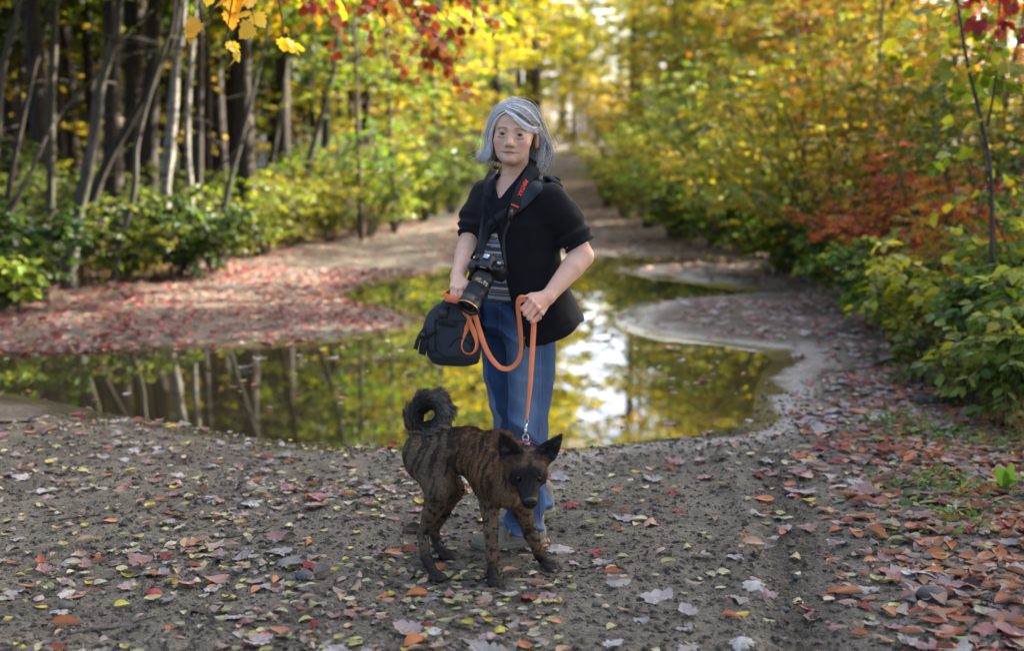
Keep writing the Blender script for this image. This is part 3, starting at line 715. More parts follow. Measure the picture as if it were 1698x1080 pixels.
for px, Y, s in [(770, 38, .85), (812, 44, .9), (840, 50, .95), (872, 58, .9), (790, 52, 1.1)]:
    maple(px, Y, MAPLE[int(Y) % 2], s, YELLOW, YGREEN, 'bright yellow maple at the left of the far track near the head of the person', group='yellow maples at the left of the far track')
for i in range(26):
    y = vr.uniform(30, 48); x = edge_l(y)-vr.uniform(7, 24)
    plant_copy('shrub', PST, BIG[i % 3], 'tall dark bush closing the depth of the left forest', 'shrub', x, y, vr.uniform(1.2, 1.8), vr.uniform(0, 6.3), jit(DGREEN), jit(OLIVE), 'dark bushes closing the depth of the left forest')
# ------------------------------------------------------------------ woods beyond
for i in range(46):
    y = vr.uniform(28, 74); side = 1 if i % 2 else -1
    x = (edge_r(y)+vr.uniform(1.2, 9)) if side > 0 else (edge_l(y)-vr.uniform(1.0, 7))
    az = math.degrees(math.atan2(x, y))
    s = vr.uniform(.8, 1.2)*(.62 if 1.2 < az < 6.5 else 1.25); c = [YELLOW, YGREEN, YGREEN, OLIVE, GOLD, YGREEN][i % 6]
    plant_copy('maple_tree', PTC, MAPLE[i % 2], 'golden roadside maple far along the '+('right' if side > 0 else 'left')+' of the track', 'maple', x, y, s, vr.uniform(0, 6.3), jit(c), jit([YELLOW, YGREEN, GOLD][i % 3]), 'far roadside maples on the '+('right' if side > 0 else 'left'))
for i in range(44):
    y = vr.uniform(80, 125); az = vr.uniform(-16, 17) if i < 30 else vr.uniform(.5, 6.5); x = y*math.tan(R(az))
    gap = abs(az-3.4) < 2.0
    plant_copy('maple_tree', PTC, TALL[i % 2], 'tall golden tree closing the view beyond the end of the track', 'tree', x, y, (vr.uniform(.9, 1.1) if gap else vr.uniform(1.0, 1.35)), vr.uniform(0, 6.3), jit([GOLD, YELLOW, YGREEN][i % 3]), jit([YELLOW, GOLD, OLIVE][i % 3]), 'tall trees closing the far end of the track', sz=(vr.uniform(.66, .80) if gap else None))
for i in range(30):
    y = vr.uniform(38, 66); az = vr.uniform(6.6, 14.5) if i < 21 else vr.uniform(-8, -.6); x = y*math.tan(R(az))
    plant_copy('tall_tree', PTC, TALL[i % 2], 'tall yellowing tree behind the roadside maples on the '+('right' if az > 0 else 'left'), 'tree', x, y, vr.uniform(.95, 1.2), vr.uniform(0, 6.3), jit([YGREEN, YELLOW, OLIVE][i % 3]), jit([GOLD, GREEN, YELLOW][i % 3]), 'tall trees behind the roadside maples on the '+('right' if az > 0 else 'left'), sz=((y*.205-1.6)/13 if az > 0 else None))
for i, (x, y, s) in enumerate([(4.9, 57, 1.0), (.7, 60, 1.0), (5.4, 66, 1.1), (1.0, 69, 1.1), (4.2, 49, .93), (.7, 48, .93), (4.6, 53, .98), (1.0, 54, .98)]):
    plant_copy('tall_tree', PTC, HIGH, 'high crowned tree whose boughs reach over the track from the '+('right' if i % 2 == 0 else 'left'), 'tree', x, y, s*.74, vr.uniform(0, 6.3), jit(YGREEN), jit(GOLD), 'high crowned trees beside the track', sz=s)
for i in range(26):
    y = vr.uniform(70, 100); x = y*math.tan(R(vr.uniform(-8, 13)))
    plant_copy('shrub', PST, BIG[i % 3], 'golden green bush at the far end of the track', 'shrub', x, y, vr.uniform(1.0, 1.7), vr.uniform(0, 6.3), jit([GOLD, YGREEN, YELLOW][i % 3]), jit(GOLD), 'bushes at the far end of the track')
# tall wood on the right: it keeps the sun off the track
def tall(x, y, i, sc): plant_copy('tall_tree', PTC, TALL[i % 2], 'tall tree of the wood behind the bushes on the right', 'tree', x, y, sc, vr.uniform(0, 6.3), jit([YGREEN, GREEN, GOLD][i % 3]), jit([GREEN, YELLOW, OLIVE][i % 3]), 'tall trees of the wood on the right')
for i in range(30):
    y = 1.5+15*((i*.618034) % 1); d = 5.5+i/30*11; tall(edge_r(max(y, 0))+d, y+vr.uniform(-1, 1), i, vr.uniform(.9, 1.2))
for i, (x, y) in enumerate([(9.4, 18.8), (11.0, 17.4)]): tall(x, y, i, 1.05)  # two more trees out of view, added to shade the left bank
for i in range(14): tall(edge_r(30)+vr.uniform(9, 24), vr.uniform(26, 50), i, vr.uniform(.8, 1.1))
for i in range(34):
    y = vr.uniform(17, 42); az = vr.uniform(9.5, 24); x = y*math.tan(R(az))
    if x < edge_r(y)+3: continue
    hs = min(vr.uniform(.8, 1.25), max(.45, (y*.205-1.5)/6.4)) if az < 13 else vr.uniform(.8, 1.25)
    plant_copy('maple_tree', PTC, MAPLE[i % 2], 'leafy maple of the wood rising behind the bushes on the right', 'maple', x, y, hs, vr.uniform(0, 6.3), jit([YGREEN, YELLOW, YGREEN, OLIVE][i % 4]), jit([YELLOW, GOLD, YELLOW, ORANGE][i % 4]), 'maples behind the bushes on the right')
for i in range(20):  # trees out of view, added to cut the low sky light from behind
    plant_copy('tall_tree', PTC, TALL[i % 2], 'unseen tall tree added behind the photographer to block low sky', 'tree', -16+i*1.9+vr.uniform(-.7, .7), vr.uniform(-16, -8), vr.uniform(.9, 1.2), vr.uniform(0, 6.3), jit(GREEN), jit(OLIVE), 'unseen tall trees added behind the photographer')
for i in range(5):
    plant_copy('tall_tree', PTC, TALL[i % 2], 'tall tree leaning toward the left of the far track', 'tree', [.2, .6, .9, 1.2, -.4][i], [46, 52, 58, 63, 40][i], [.92, .95, 1.05, 1.0, .85][i], vr.uniform(0, 6.3), jit(YGREEN), jit(GOLD), 'tall trees leaning over the left of the far track')
for i in range(22):
    y = vr.uniform(12, 34); x = -y*.42-vr.uniform(2.2, 12)
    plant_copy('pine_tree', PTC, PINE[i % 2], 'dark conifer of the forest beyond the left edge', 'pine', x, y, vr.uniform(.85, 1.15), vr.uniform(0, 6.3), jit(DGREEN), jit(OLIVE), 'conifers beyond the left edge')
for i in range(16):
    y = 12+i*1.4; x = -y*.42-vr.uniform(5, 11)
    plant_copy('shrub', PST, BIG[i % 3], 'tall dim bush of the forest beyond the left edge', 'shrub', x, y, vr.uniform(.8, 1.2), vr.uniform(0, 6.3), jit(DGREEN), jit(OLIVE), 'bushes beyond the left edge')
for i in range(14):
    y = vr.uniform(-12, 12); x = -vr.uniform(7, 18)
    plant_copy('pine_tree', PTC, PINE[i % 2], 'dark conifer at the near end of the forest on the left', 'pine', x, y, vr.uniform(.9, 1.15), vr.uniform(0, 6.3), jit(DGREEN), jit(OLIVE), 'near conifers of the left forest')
# ================================================================== near foliage and small things along the track
nrg = np.random.default_rng(77)
def hang(Pl, a, b, sag, n, nl, leaf, tl=.35, r0=.012, up=.8, flat=.6):
    a = np.asarray(a, float); b = np.asarray(b, float)
    q = Pl.limb([a, (a+b)/2+[0, 0, sag], b], r0, .003, 5)
    for k in range(n):
        t = .15+.85*(k+nrg.uniform(0, 1))/n; p = q[min(int(t*len(q)), len(q)-1)]
        d = unit(unit(b-a)*nrg.uniform(.2, 1)+rand_dirs(1, -35, 15, nrg)[0]); Pl.twig(p, d, tl*nrg.uniform(.5, 1.1), nl, leaf, .35, flat, .003, up=up)
# --- red maple leaning out over the track from beyond the left edge
base = np.array([-4.55, 9.6, gz(-4.55, 9.6)]); o = thing('maple_tree', 'red maple with bright leaf sprays hanging into the top of the photo', 'maple', base)
Pl = Plant(901); Pl.limb([(0, 0, -.15), (.12, -.05, 1.4), (.30, -.1, 3.0), (.45, 0, 5.2), (.5, .2, 8)], .10, .03, 10)
lim = lambda px, py, Y: P(px, py, Y)-base
Pl.limb([(.28, -.1, 2.7), (1.6, -.3, 3.1), (2.9, -.3, 3.05), lim(640, -60, 9.2)], .035, .008, 6)
Pl.limb([(.28, -.1, 2.5), (1.1, -1.5, 2.75), (2.2, -2.3, 2.55), lim(430, -50, 7.3)], .03, .006, 6)
for a, b in [((640, -60, 9.2), (730, 95, 9.4)), ((600, -60, 9.2), (700, 60, 9.0)), ((560, -70, 9.1), (640, 40, 9.3)), ((640, -40, 9.2), (770, 60, 9.9)), ((520, -60, 9.0), (580, 30, 9.2)), ((690, 20, 9.3), (742, 130, 9.5)), ((480, -80, 9.0), (520, 12, 9.0)), ((730, -60, 9.6), (800, 20, 10))]:
    hang(Pl, lim(*a), lim(*b), .05, 5, 8, .066, .26)
for k in range(26):                                              # the rest of the crown, above the picture
    a = np.array([.4, 0, 3.4+k*.17]); d = rand_dirs(1, 0, 35, nrg)[0]; L = nrg.uniform(1.2, 2.6); q = Pl.limb([a, a+d*L*.5, a+d*L+[0, 0, -.1]], .02, .005, 4)
    for j in range(8): Pl.twig(q[nrg.integers(3, len(q))], rand_dirs(1, -15, 30, nrg)[0], .6, 14, .10, .3, .6, .003, wood=False)
c = link('trunk', Pl.w.mesh('trunk', [M_TWIG]), o)
c = link('crown', Pl.leaves('crown', LF_MAPLE, M_LEAF), o, color=(.34, .035, .03)); c['leaf_tint'] = [.40, .15, .04]
Pl2 = Plant(902)
for a, b in [((400, -70, 7.2), (372, 78, 7.1)), ((430, -60, 7.3), (412, 40, 7.2)), ((450, -60, 7.3), (470, 50, 7.4)), ((380, -80, 7.1), (350, 30, 7.0))]:
    hang(Pl2, lim(*a), lim(*b), .02, 2, 4, .095, .16, .006, up=.2, flat=.8)
c = link('foliage', Pl2.leaves('foliage', LF_MAPLE, M_LEAF), o, color=(.80, .62, .05)); c['leaf_tint'] = [.74, .46, .05]; c['label'] = 'yellow and orange leaves on a low twig'
link('twigs', Pl2.w.mesh('twigs', [M_TWIG]), o)
# --- thin sapling at the right edge
b0 = P(1640, 560, 8.6); base = np.array([b0[0], 8.6, gz(b0[0], 8.6)]); o = thing('sapling', 'thin dark maple sapling with green and yellow leaves at the right edge', 'sapling', base)
Pl = Plant(903); S = lambda px, py, Y=8.6: P(px, py, Y)-base
st = Pl.limb([(0, 0, -.1), S(1645, 380), S(1638, 250), S(1605, 110), S(1585, -20), S(1570, -160)], .016, .006, 7)
st2 = Pl.limb([S(1637, 210), S(1650, 140), S(1655, 60), S(1660, -60)], .009, .004, 6)
for k in range(40):
    q = (st, st2)[k % 2]; i = nrg.integers(3, len(q)); d = rand_dirs(1, -15, 25, nrg)[0]; Pl.twig(q[i], d, nrg.uniform(.25, .55), 8, .085, .3, .5, .003)
link('stem', Pl.w.mesh('stem', [M_TWIG]), o); c = link('foliage', Pl.leaves('foliage', LF_MAPLE, M_LEAF), o, color=(.16, .25, .022)); c['leaf_tint'] = [.50, .46, .03]
Pl2 = Plant(904)
for a, b in [((1600, -60, 8.4), (1625, 20, 8.3)), ((1640, -60, 8.4), (1668, 40, 8.3)), ((1690, -50, 8.4), (1700, 30, 8.3))]: hang(Pl2, S(*a), S(*b), .02, 3, 5, .075, .16, .004)
c = link('foliage', Pl2.leaves('foliage', LF_MAPLE, M_LEAF), o, color=CRIMSON); c['leaf_tint'] = [.44, .05, .05]; c['label'] = 'crimson leaves at the tip of the sapling'
# --- leafy young plants on the right bank
def leafy(px, py, Y, h, n, leaf, c1, c2, label, seed):
    q = P(px, py, Y); x = q[0]; b = np.array([x, Y, gz(x, Y)]); o = thing('leafy_plant', label, 'plant', b); Pl = Plant(seed)
    for k in range(n):
        az = nrg.uniform(0, 6.3); o2 = np.array([cos(az), sin(az), 0])*nrg.uniform(.1, .5)*h
        s_ = Pl.limb([(0, 0, -.03), o2*.35+[0, 0, h*.55], o2+[0, 0, h*nrg.uniform(.7, 1)]], .006, .002, 5)
        for j in range(7): Pl.twig(s_[min(len(s_)-1, 2+j*len(s_)//8)], rand_dirs(1, -5, 45, nrg)[0], .22*nrg.uniform(.6, 1.2), 6, leaf, .3, .45, .002)
    link('stems', Pl.w.mesh('stems', [M_TWIG]), o); c = link('foliage', Pl.leaves('foliage', LF_OVATE, M_LEAF), o, color=c1); c['leaf_tint'] = [*c2]
for i, q in enumerate([(1480, 560, 9.8, .75, 6, .085, (.20, .27, .03), (.42, .42, .04), 'pale green leafy plant leaning over the bank near the fallen root'),
          (1550, 560, 8.9, .85, 7, .09, (.30, .34, .03), (.55, .50, .04), 'yellow leaved plant above the log on the right bank'),
          (1610, 600, 8.4, .62, 6, .085, (.10, .19, .05), (.16, .25, .07), 'blue green leafy plant behind the log on the right bank'),
          (1685, 660, 7.7, .75, 7, .10, (.13, .22, .03), (.36, .38, .04), 'leafy green plant at the right edge just above the dry leaves'),
          (1440, 520, 11.0, .55, 5, .08, (.08, .15, .03), (.2, .26, .03), 'low green plant beside the red leaves at the bank foot'),
          (1660, 560, 8.9, 1.05, 7, .095, (.20, .28, .03), (.48, .46, .05), 'tall yellow green plant beside the sapling stem'),
          (1530, 640, 8.3, .36, 5, .07, (.09, .15, .03), (.20, .20, .04), 'short green plant sprouting behind the log'),
          (1610, 690, 7.7, .40, 6, .08, (.10, .17, .03), (.30, .28, .04), 'short yellowing plant on the bank right of the log'),
          (1665, 735, 7.2, .46, 6, .085, (.09, .16, .03), (.22, .24, .04), 'bushy green plant behind the two upright green leaves'),
          (1700, 690, 7.3, .62, 7, .09, (.12, .20, .03), (.34, .32, .04), 'tall leafy plant cut by the right edge above the dry leaves'),
          (30, 470, 11.8, .55, 6, .10, (.18, .28, .03), (.28, .36, .04), 'bright green leafy plant low at the left edge of the track')]): leafy(*q, 910+i)
# --- upright green leaves at the right edge
b = G(1668, 800, .1); b[2] = gz(b[0], b[1]); o = thing('dock_plant', 'two upright bright green leaves among dry leaves at the right edge', 'plant', b)
for k, (dx, L, wd) in enumerate([(-.035, .13, .055), (.012, .14, .045), (.05, .09, .035)]):
    tt = np.linspace(0, 1, 9); wv = wd*np.sin(pi*np.clip(tt*.97+.02, 0, 1))**.8+.002; cen = np.column_stack([dx*tt**1.3*1.2, -.02*tt, L*tt-.02*tt**3])
    V = np.stack([cen-np.outer(wv, [.5, .1, 0])+[0, .004, 0], cen+[0, .006, 0], cen+np.outer(wv, [.5, -.1, 0])+[0, .004, 0]], 1).reshape(-1, 3); c = link('leaf', make_mesh('leaf', V, [ring_faces(9, 3, False)], [M_LEAF]), o, color=(.13, .27, .03)); c['leaf_tint'] = [.16, .30, .04]
# --- sticks, root, log, stones
def stick(px, py, L, r, ang, label, mat=M_TWIG, bend=.15, fork=True, kind='stick'):
    q = G(px, py, .045); x, y = q[0], q[1]; o2 = np.array([cos(ang), sin(ang)]); t = np.linspace(-.5, .5, 7)
    pts = [(o2[0]*L*k-o2[1]*bend*L*math.sin(2.3*k), o2[1]*L*k+o2[0]*bend*L*math.sin(2.3*k)) for k in t]
    z0 = gz(x, y); pts = [(a, c, gz(x+a, y+c)-z0+r*.7) for a, c in pts]
    g = Geo(); s_ = spline(pts, 22); g.tube(s_, r*np.interp(np.linspace(0, 1, 22), [0, .5, 1], [1, .8, .35])*(1+.14*nrg.normal(size=22)), n=7)
    if fork: a = s_[13]; g.tube(spline([a, a+[o2[0]*L*.12-o2[1]*L*.1, o2[1]*L*.12+o2[0]*L*.1, .02], a+[o2[0]*L*.22-o2[1]*L*.2, o2[1]*L*.22+o2[0]*L*.2, .012]], 7), np.linspace(r*.5, r*.2, 7), n=5)
    m = g.mesh(kind, [mat]); tag(link(kind, m, None, (x, y, z0)), label, kind)
stick(30, 702, .30, .010, .15, 'dark stick lying at the left edge near the puddle', M_BARK)
stick(60, 995, .20, .004, .1, 'thin pale twig lying near the lower left corner', M_GREY, .1)
stick(190, 1045, .28, .006, .45, 'grey twig pointing toward the orange leaf at lower left', M_GREY)
stick(135, 998, .10, .004, 1.2, 'short pale twig standing beside the thin pale twig', M_GREY, .3, False)
stick(420, 892, .24, .004, -.1, 'slim brown twig lying among leaves left of the dog', M_TWIG, .25)
stick(120, 868, .22, .005, .35, 'dark thin twig on bare mud at left', M_TWIG, .1)
stick(1490, 592, .75, .020, .5, 'dark crooked root lying along the foot of the right bank', M_BARK, .25, True, 'root')
stick(1440, 700, .30, .006, -.4, 'thin twig on the mud before the log', M_TWIG)
stick(1200, 1010, .16, .003, .9, 'wispy straw coloured stalk on the mud in front', M_GREY, .3, False)
q = G(1565, 650, .1); x, y = q[0], q[1]; g = Geo(); tt = np.linspace(-.17, .17, 14); g.tube(np.column_stack([tt, .03*np.sin(tt*14)+tt*.25, .03+.008*np.sin(tt*20)]), .040*(1+.10*nrg.normal(size=14)), n=12)
tag(link('log', g.mesh('log', [M_GREY]), None, (x, y, gz(x, y))), 'short weathered log half sunk in the right bank', 'log')
t = NT('stone'); v = t.obj(); n1 = t.noise(22, 5, .6, v); b_ = t.principled(Roughness=.8); t.nt.links.new(t.ramp(n1, [(.35, (.045, .042, .038)), (.65, (.115, .108, .098))]), b_.inputs['Base Color']); t.nt.links.new(t.bump(t.noise(70, 4, .6, v), .4, .006), b_.inputs['Normal']); M_STONE = t.m
def stone(px, py, r, label):
    q = G(px, py, .05); V, F = ball((0, 0, 0), (r*1.15, r*.9, r*.7), 24, 14); V = V*(1+.16*fbm(V, 1.1/r, 3, int(px))[:, None]*.6); z = gz(q[0], q[1]); g = Geo(); g.add(V, F); tag(link('stone', g.mesh('stone', [M_STONE]), None, (q[0], q[1], z+r*.35)), label, 'stone')
for q in [(1545, 995, .042, 'round dark stone cupped by brown leaves at lower right'), (1470, 640, .03, 'small stone below the right bank near the log'), (505, 965, .028, 'dark pebble among leaves left of the dog'), (478, 968, .018, 'tiny pebble next to the dark pebble left of the dog'),
          (990, 1010, .015, 'small grey pebble on the mud in front'), (1320, 965, .016, 'pale pebble in the tyre rut'), (1300, 1010, .014, 'dull pebble below the tyre rut'), (110, 1010, .022, 'flat pebble beside the pale twigs at left'), (1660, 1000, .02, 'small stone among brown leaves at lower right corner')]: stone(*q)
# --- grass and low weeds: nobody could count the blades
V = []; gp2 = []
def tufts(n, fx, fy, h, per, spread, seed):
    r = np.random.default_rng(seed); out = []
    for k in range(n):
        y = fy(r); x = fx(y, r)
        for j in range(per): out.append((x+r.normal(0, spread), y+r.normal(0, spread), h*r.uniform(.5, 1.2), r.uniform(0, 6.3), r.uniform(.15, .9)))
    return out
bl = tufts(260, lambda y, r: edge_r(y)+abs(r.normal(.15, .5)), lambda r: r.uniform(7.5, 20), .24, 13, .05, 1)+tufts(90, lambda y, r: edge_r(y)+r.uniform(-.1, .5), lambda r: r.uniform(14.5, 19), .38, 18, .07, 2)+tufts(120, lambda y, r: edge_l(y)-r.uniform(0, 1), lambda r: r.uniform(12, 28), .3, 14, .07, 3)
bl = np.array(bl); zb = ground_z(bl[:, 0], bl[:, 1], False); n = len(bl); d = np.column_stack([np.cos(bl[:, 3]), np.sin(bl[:, 3]), np.zeros(n)]); s_ = np.column_stack([-d[:, 1], d[:, 0], np.zeros(n)]); b0 = np.column_stack([bl[:, 0], bl[:, 1], zb-.01]); H = bl[:, 2:3]; ln = bl[:, 4:5]
rows = [b0+s_*.004, b0-s_*.004, b0+d*H*ln*.35+[0, 0, 1]*H*.6+s_*.0035, b0+d*H*ln*.35+[0, 0, 1]*H*.6-s_*.0035, b0+d*H*ln+[0, 0, 1]*H*(1-.35*ln)]
V = np.stack(rows, 1).reshape(-1, 3); k = np.arange(n)[:, None]*5
o = link('grass', make_mesh('grass', V, [k+[[0, 1, 3, 2]], k+[[2, 3, 4]]], [M_LEAF]), color=(.16, .24, .03)); o['leaf_tint'] = [.34, .30, .08]; tag(o, 'green and straw grass along the foot of both banks', 'grass', kind='stuff')
bl = np.array(tufts(190, lambda y, r: edge_r(y)+abs(r.normal(.05, .45))-.12, lambda r: r.uniform(6.3, 11.5), .30, 11, .06, 9)); zb = ground_z(bl[:, 0], bl[:, 1], False); n = len(bl); d = np.column_stack([np.cos(bl[:, 3]), np.sin(bl[:, 3]), np.zeros(n)]); s_ = np.column_stack([-d[:, 1], d[:, 0], np.zeros(n)]); b0 = np.column_stack([bl[:, 0], bl[:, 1], zb-.01]); H = bl[:, 2:3]; ln = bl[:, 4:5]*1.3
V = np.stack([b0+s_*.0025, b0-s_*.0025, b0+d*H*ln*.4+[0, 0, 1]*H*.6+s_*.002, b0+d*H*ln*.4+[0, 0, 1]*H*.6-s_*.002, b0+d*H*ln*1.2+[0, 0, 1]*H*(1-.5*ln)], 1).reshape(-1, 3); k = np.arange(n)[:, None]*5
o = link('dry_grass', make_mesh('dry_grass', V, [k+[[0, 1, 3, 2]], k+[[2, 3, 4]]], [M_LEAF]), color=(.20, .12, .05)); o['leaf_tint'] = [.26, .18, .08]; tag(o, 'dry brown grass and dead stems over the right bank', 'dry grass', kind='stuff')
r = np.random.default_rng(12); pts = []
for cx_, cy_, n_, sg in [(1545, 800, 60, .10), (1600, 800, 40, .12), (1510, 700, 40, .12), (1580, 860, 34, .09), (1660, 720, 60, .15), (1470, 680, 26, .1), (1560, 700, 50, .15), (1620, 640, 60, .2), (1400, 440, 80, .4), (1480, 500, 90, .3)]:
    c_ = G(cx_, cy_, .1); pts.append(np.column_stack([c_[0]+r.normal(0, sg, n_*3), c_[1]+r.normal(0, sg*1.6, n_*3)]))
pts = np.concatenate(pts); n = len(pts); z = ground_z(pts[:, 0], pts[:, 1], False)+r.uniform(.01, .06, n); d = rand_dirs(n, -10, 50, r); V, F = place_leaves(LF_OVATE, np.column_stack([pts, z]), d, np.array([0, 0, 1.0])+r.normal(0, .4, (n, 3)), r.uniform(.018, .042, n))
o = link('ground_cover', make_mesh('ground_cover', V, F, [M_LEAF], smooth=False), color=(.06, .14, .025)); o['leaf_tint'] = [.12, .19, .04]; tag(o, 'small green weeds among the dry leaves on the right bank', 'weeds', kind='stuff')
# ================================================================== fallen leaves
lr = np.random.default_rng(31)
def litter_mat(name, by_object):
    t = NT(name); v = t.obj()
    c = t.n('ShaderNodeObjectInfo').outputs['Color'] if by_object else t.attr('Col')
    if by_object: c = t.mix(1.0, c, t.attr('Col'), 'MULTIPLY')
    n1 = t.noise(38, 4, .65, v); c = t.mix(t.ramp(n1, [(.42, 0.0), (.66, .6)]), c, t.mix(1.0, c, (.45, .38, .34), 'MULTIPLY'))
    g = t.n('ShaderNodeNewGeometry'); pale = t.mix(.55, c, (.30, .26, .23)); c = t.mix(g.outputs['Backfacing'], c, pale)
    p = t.n('ShaderNodeBsdfPrincipled', i={'Base Color': c, 'Roughness': .62, 'Normal': t.bump(n1, .35, .004)}); p.inputs['Specular IOR Level'].default_value = .28
    tr = t.n('ShaderNodeBsdfTranslucent', i={'Color': c}); mx = t.n('ShaderNodeMixShader', i={0: .2, 1: p.outputs[0], 2: tr.outputs[0]}); t.nt.links.new(mx.outputs[0], t.out.inputs[0]); return t.m
M_LIT_A, M_LIT_O = litter_mat('fallen_leaf', False), litter_mat('fallen_leaf_single', True)
def ovate_tpl(cl, cc, w, tw, stem=.18):
    t_ = np.linspace(0, 1, 8); wv = w*np.sin(pi*t_**.85)**.75*(1-.15*t_)+.004
    rows = []
    for a in (-1, -.5, 0, .5, 1):
        y = a*wv; z = cl*(t_-.45)**2*1.6+cc*np.abs(a)**1.5*wv*2.2+tw*a*wv*(t_-.5)*3; rows.append(np.column_stack([t_, y*(1-.25*abs(cc)*abs(a)), z-.02*(a == 0)]))
    V = np.stack(rows, 1).reshape(-1, 3); F = ring_faces(8, 5, False)[:, ::-1]; C = np.ones((40, 3)); C[2::5] = 1.18; n = len(V)
    s_ = np.array([(0, .012, 0), (0, -.012, 0), (-stem, -.008+tw*.1, .04), (-stem, .008+tw*.1, .04)]); V = np.vstack([V, s_]); C = np.vstack([C, np.full((4, 3), .8)])
    return V, [F, np.array([[n, n+1, n+2, n+3]])], C
def maple_tpl(cl, cc, seed):
    r = np.random.default_rng(seed); o = MO.copy(); o[1:-1] *= r.uniform(.88, 1.1, (len(o)-2, 1)); m = len(o); c = np.array([[.36, 0]])
    mid = c+(o-c)*.5
    xy = np.vstack([c, mid, o]); x = xy[:, 0]-.4; y = xy[:, 1]
    z = cl*x*x*1.3+cc*y*y*1.5+.10*fbm(xy+seed, 2.6, 2, seed)
    V = np.column_stack([xy, z]); j = np.arange(m); k = (j+1) % m
    C = np.ones((len(V), 3)); C[0] = 1.2
    n = len(V); V = np.vstack([V, [(0, .01, 0), (0, -.01, 0), (-.4, .05, .05), (-.4, .065, .05)]]); C = np.vstack([C, np.full((4, 3), .85)])
    return V, [np.stack([np.zeros(m, int), 1+j, 1+k], 1), np.stack([1+j, 1+m+j, 1+m+k, 1+k], 1), np.array([[n, n+1, n+2, n+3]])], C
OV = [ovate_tpl(*q) for q in [(.15, .10, .30, .1), (-.25, .25, .27, -.2), (.3, .3, .28, .15), (.1, .4, .24, -.1), (-.3, .1, .30, .2), (.4, .15, .22, -.2)]]
BI = [ovate_tpl(*q) for q in [(.08, .06, .38, .1), (-.15, .15, .36, -.1), (.25, .2, .40, .15), (.1, -.2, .34, .2)]]
MP = [maple_tpl(*q) for q in [(.10, .10, 1), (-.25, .2, 2), (.3, .3, 3), (-.15, -.25, 4), (.2, -.25, 5), (.4, .1, 6)]]
FR = [ovate_tpl(*q) for q in [(.25, .30, .42, .2), (-.3, .2, .35, -.25), (.1, -.3, .45, .2)]]
TPL = {'beech': OV, 'birch': BI, 'maple': MP, 'scrap': FR}
KINDS = {  # type, colours, size range, height of the leaf off the ground
    'pale': ('birch', [(.38, .37, .16), (.46, .43, .23), (.33, .32, .12), (.44, .42, .28)], (.045, .070)),
    'yellow': ('birch', [(.55, .42, .06), (.50, .42, .08), (.42, .38, .06)], (.045, .07)),
    'orange': ('beech', [(.46, .17, .06), (.40, .15, .07), (.50, .22, .10), (.34, .10, .05)], (.065, .10)),
    'tan': ('beech', [(.40, .26, .16), (.34, .22, .15), (.44, .30, .20)], (.06, .09)),
    'red': ('maple', [(.22, .018, .022), (.28, .025, .025), (.17, .015, .017), (.30, .05, .05)], (.065, .095)),
    'pink': ('maple', [(.36, .20, .19), (.34, .15, .15), (.34, .25, .25)], (.065, .095)),
    'grey': ('maple', [(.36, .35, .33), (.28, .27, .25), (.44, .43, .40)], (.07, .11)),
    'dark': ('scrap', [(.060, .045, .034), (.085, .062, .046), (.045, .035, .028), (.12, .09, .07)], (.04, .085)),
    'ash': ('scrap', [(.20, .175, .15), (.16, .14, .12), (.25, .22, .19)], (.04, .08))}
MIX = {'front': dict(pale=.20, yellow=.06, orange=.06, tan=.11, red=.03, pink=.02, grey=.05, dark=.26, ash=.21), 'mud': dict(pale=.30, yellow=.08, orange=.12, tan=.12, red=.09, pink=.08, grey=.13, dark=.05, ash=.03),
       'bank': dict(pale=.08, yellow=.05, orange=.46, tan=.17, red=.07, pink=.02, grey=.04, dark=.08, ash=.03), 'leftbank': dict(red=.52, pink=.05, orange=.10, tan=.04, yellow=.02, dark=.27),
       'rightbank': dict(red=.16, pink=.24, grey=.22, orange=.12, tan=.08, pale=.06, dark=.12), 'wood': dict(orange=.25, tan=.2, red=.2, yellow=.1, dark=.25)}
def scatter(n, x0, x1, y0, y1): return np.column_stack([lr.uniform(x0, x1, n), lr.uniform(y0, y1, n)])
FEET = np.array([(-.06, 4.62), (.14, 4.78), (-.26, 4.68), (-.22, 4.9), (-.12, 5.0), (.0, 5.0), (.1, 5.0)])
def clear(p): return np.exp(-(np.linalg.norm(p[:, None]-(FEET-[0, .06])[None], axis=2).min(1)/.13)**4)
Z = []   # (points, mix)
def zone(dens, x0, x1, y0, y1, mix, keep=None, water=False):
    n = int(dens*(x1-x0)*(y1-y0)); p = scatter(n, x0, x1, y0, y1)
    s_ = sd_poly(p, PUD); p = p[(s_ > .02) if not water else (s_ < -.05)]
    p = p[lr.uniform(0, 1, len(p)) > .90*clear(p)]
    if mix in ('bank', 'rightbank', 'mud') and not water: p = p[lr.uniform(0, 1, len(p)) < sstep(.10, .75, sd_poly(p, PUD))+.04+(p[:, 0] < 1.0)*.8]
    if keep is not None and len(p): p = p[lr.uniform(0, 1, len(p)) < keep(p)]
    Z.append((p, mix, water))
patch = lambda p: np.clip(.50+.85*fbm(p, 1.7, 3, 51), .08, 1)
zone(700, -2.6, .15, 3.6, 7.6, 'front', lambda p: patch(p)*sstep(-2.8, -.9, p[:, 0]+.0*p[:, 1]+.25*(p[:, 1]-4))*.75+.14)
zone(135, .05, 1.5, 3.6, 7.4, 'mud', lambda p: np.clip(.20+.30*patch(p)+.35*sstep(5.9, 6.8, p[:, 1])*sstep(1.2, .4, p[:, 0])+.12*sstep(4.7, 3.9, p[:, 1]), 0, 1))
zone(640, 1.0, 3.4, 3.6, 9.0, 'bank', lambda p: np.clip(sstep(-1.0, -.15, p[:, 0]-edge_r(p[:, 1])+.45), .05, 1))
zone(190, -4.2, -.5, 6.4, 8.6, 'front', patch)
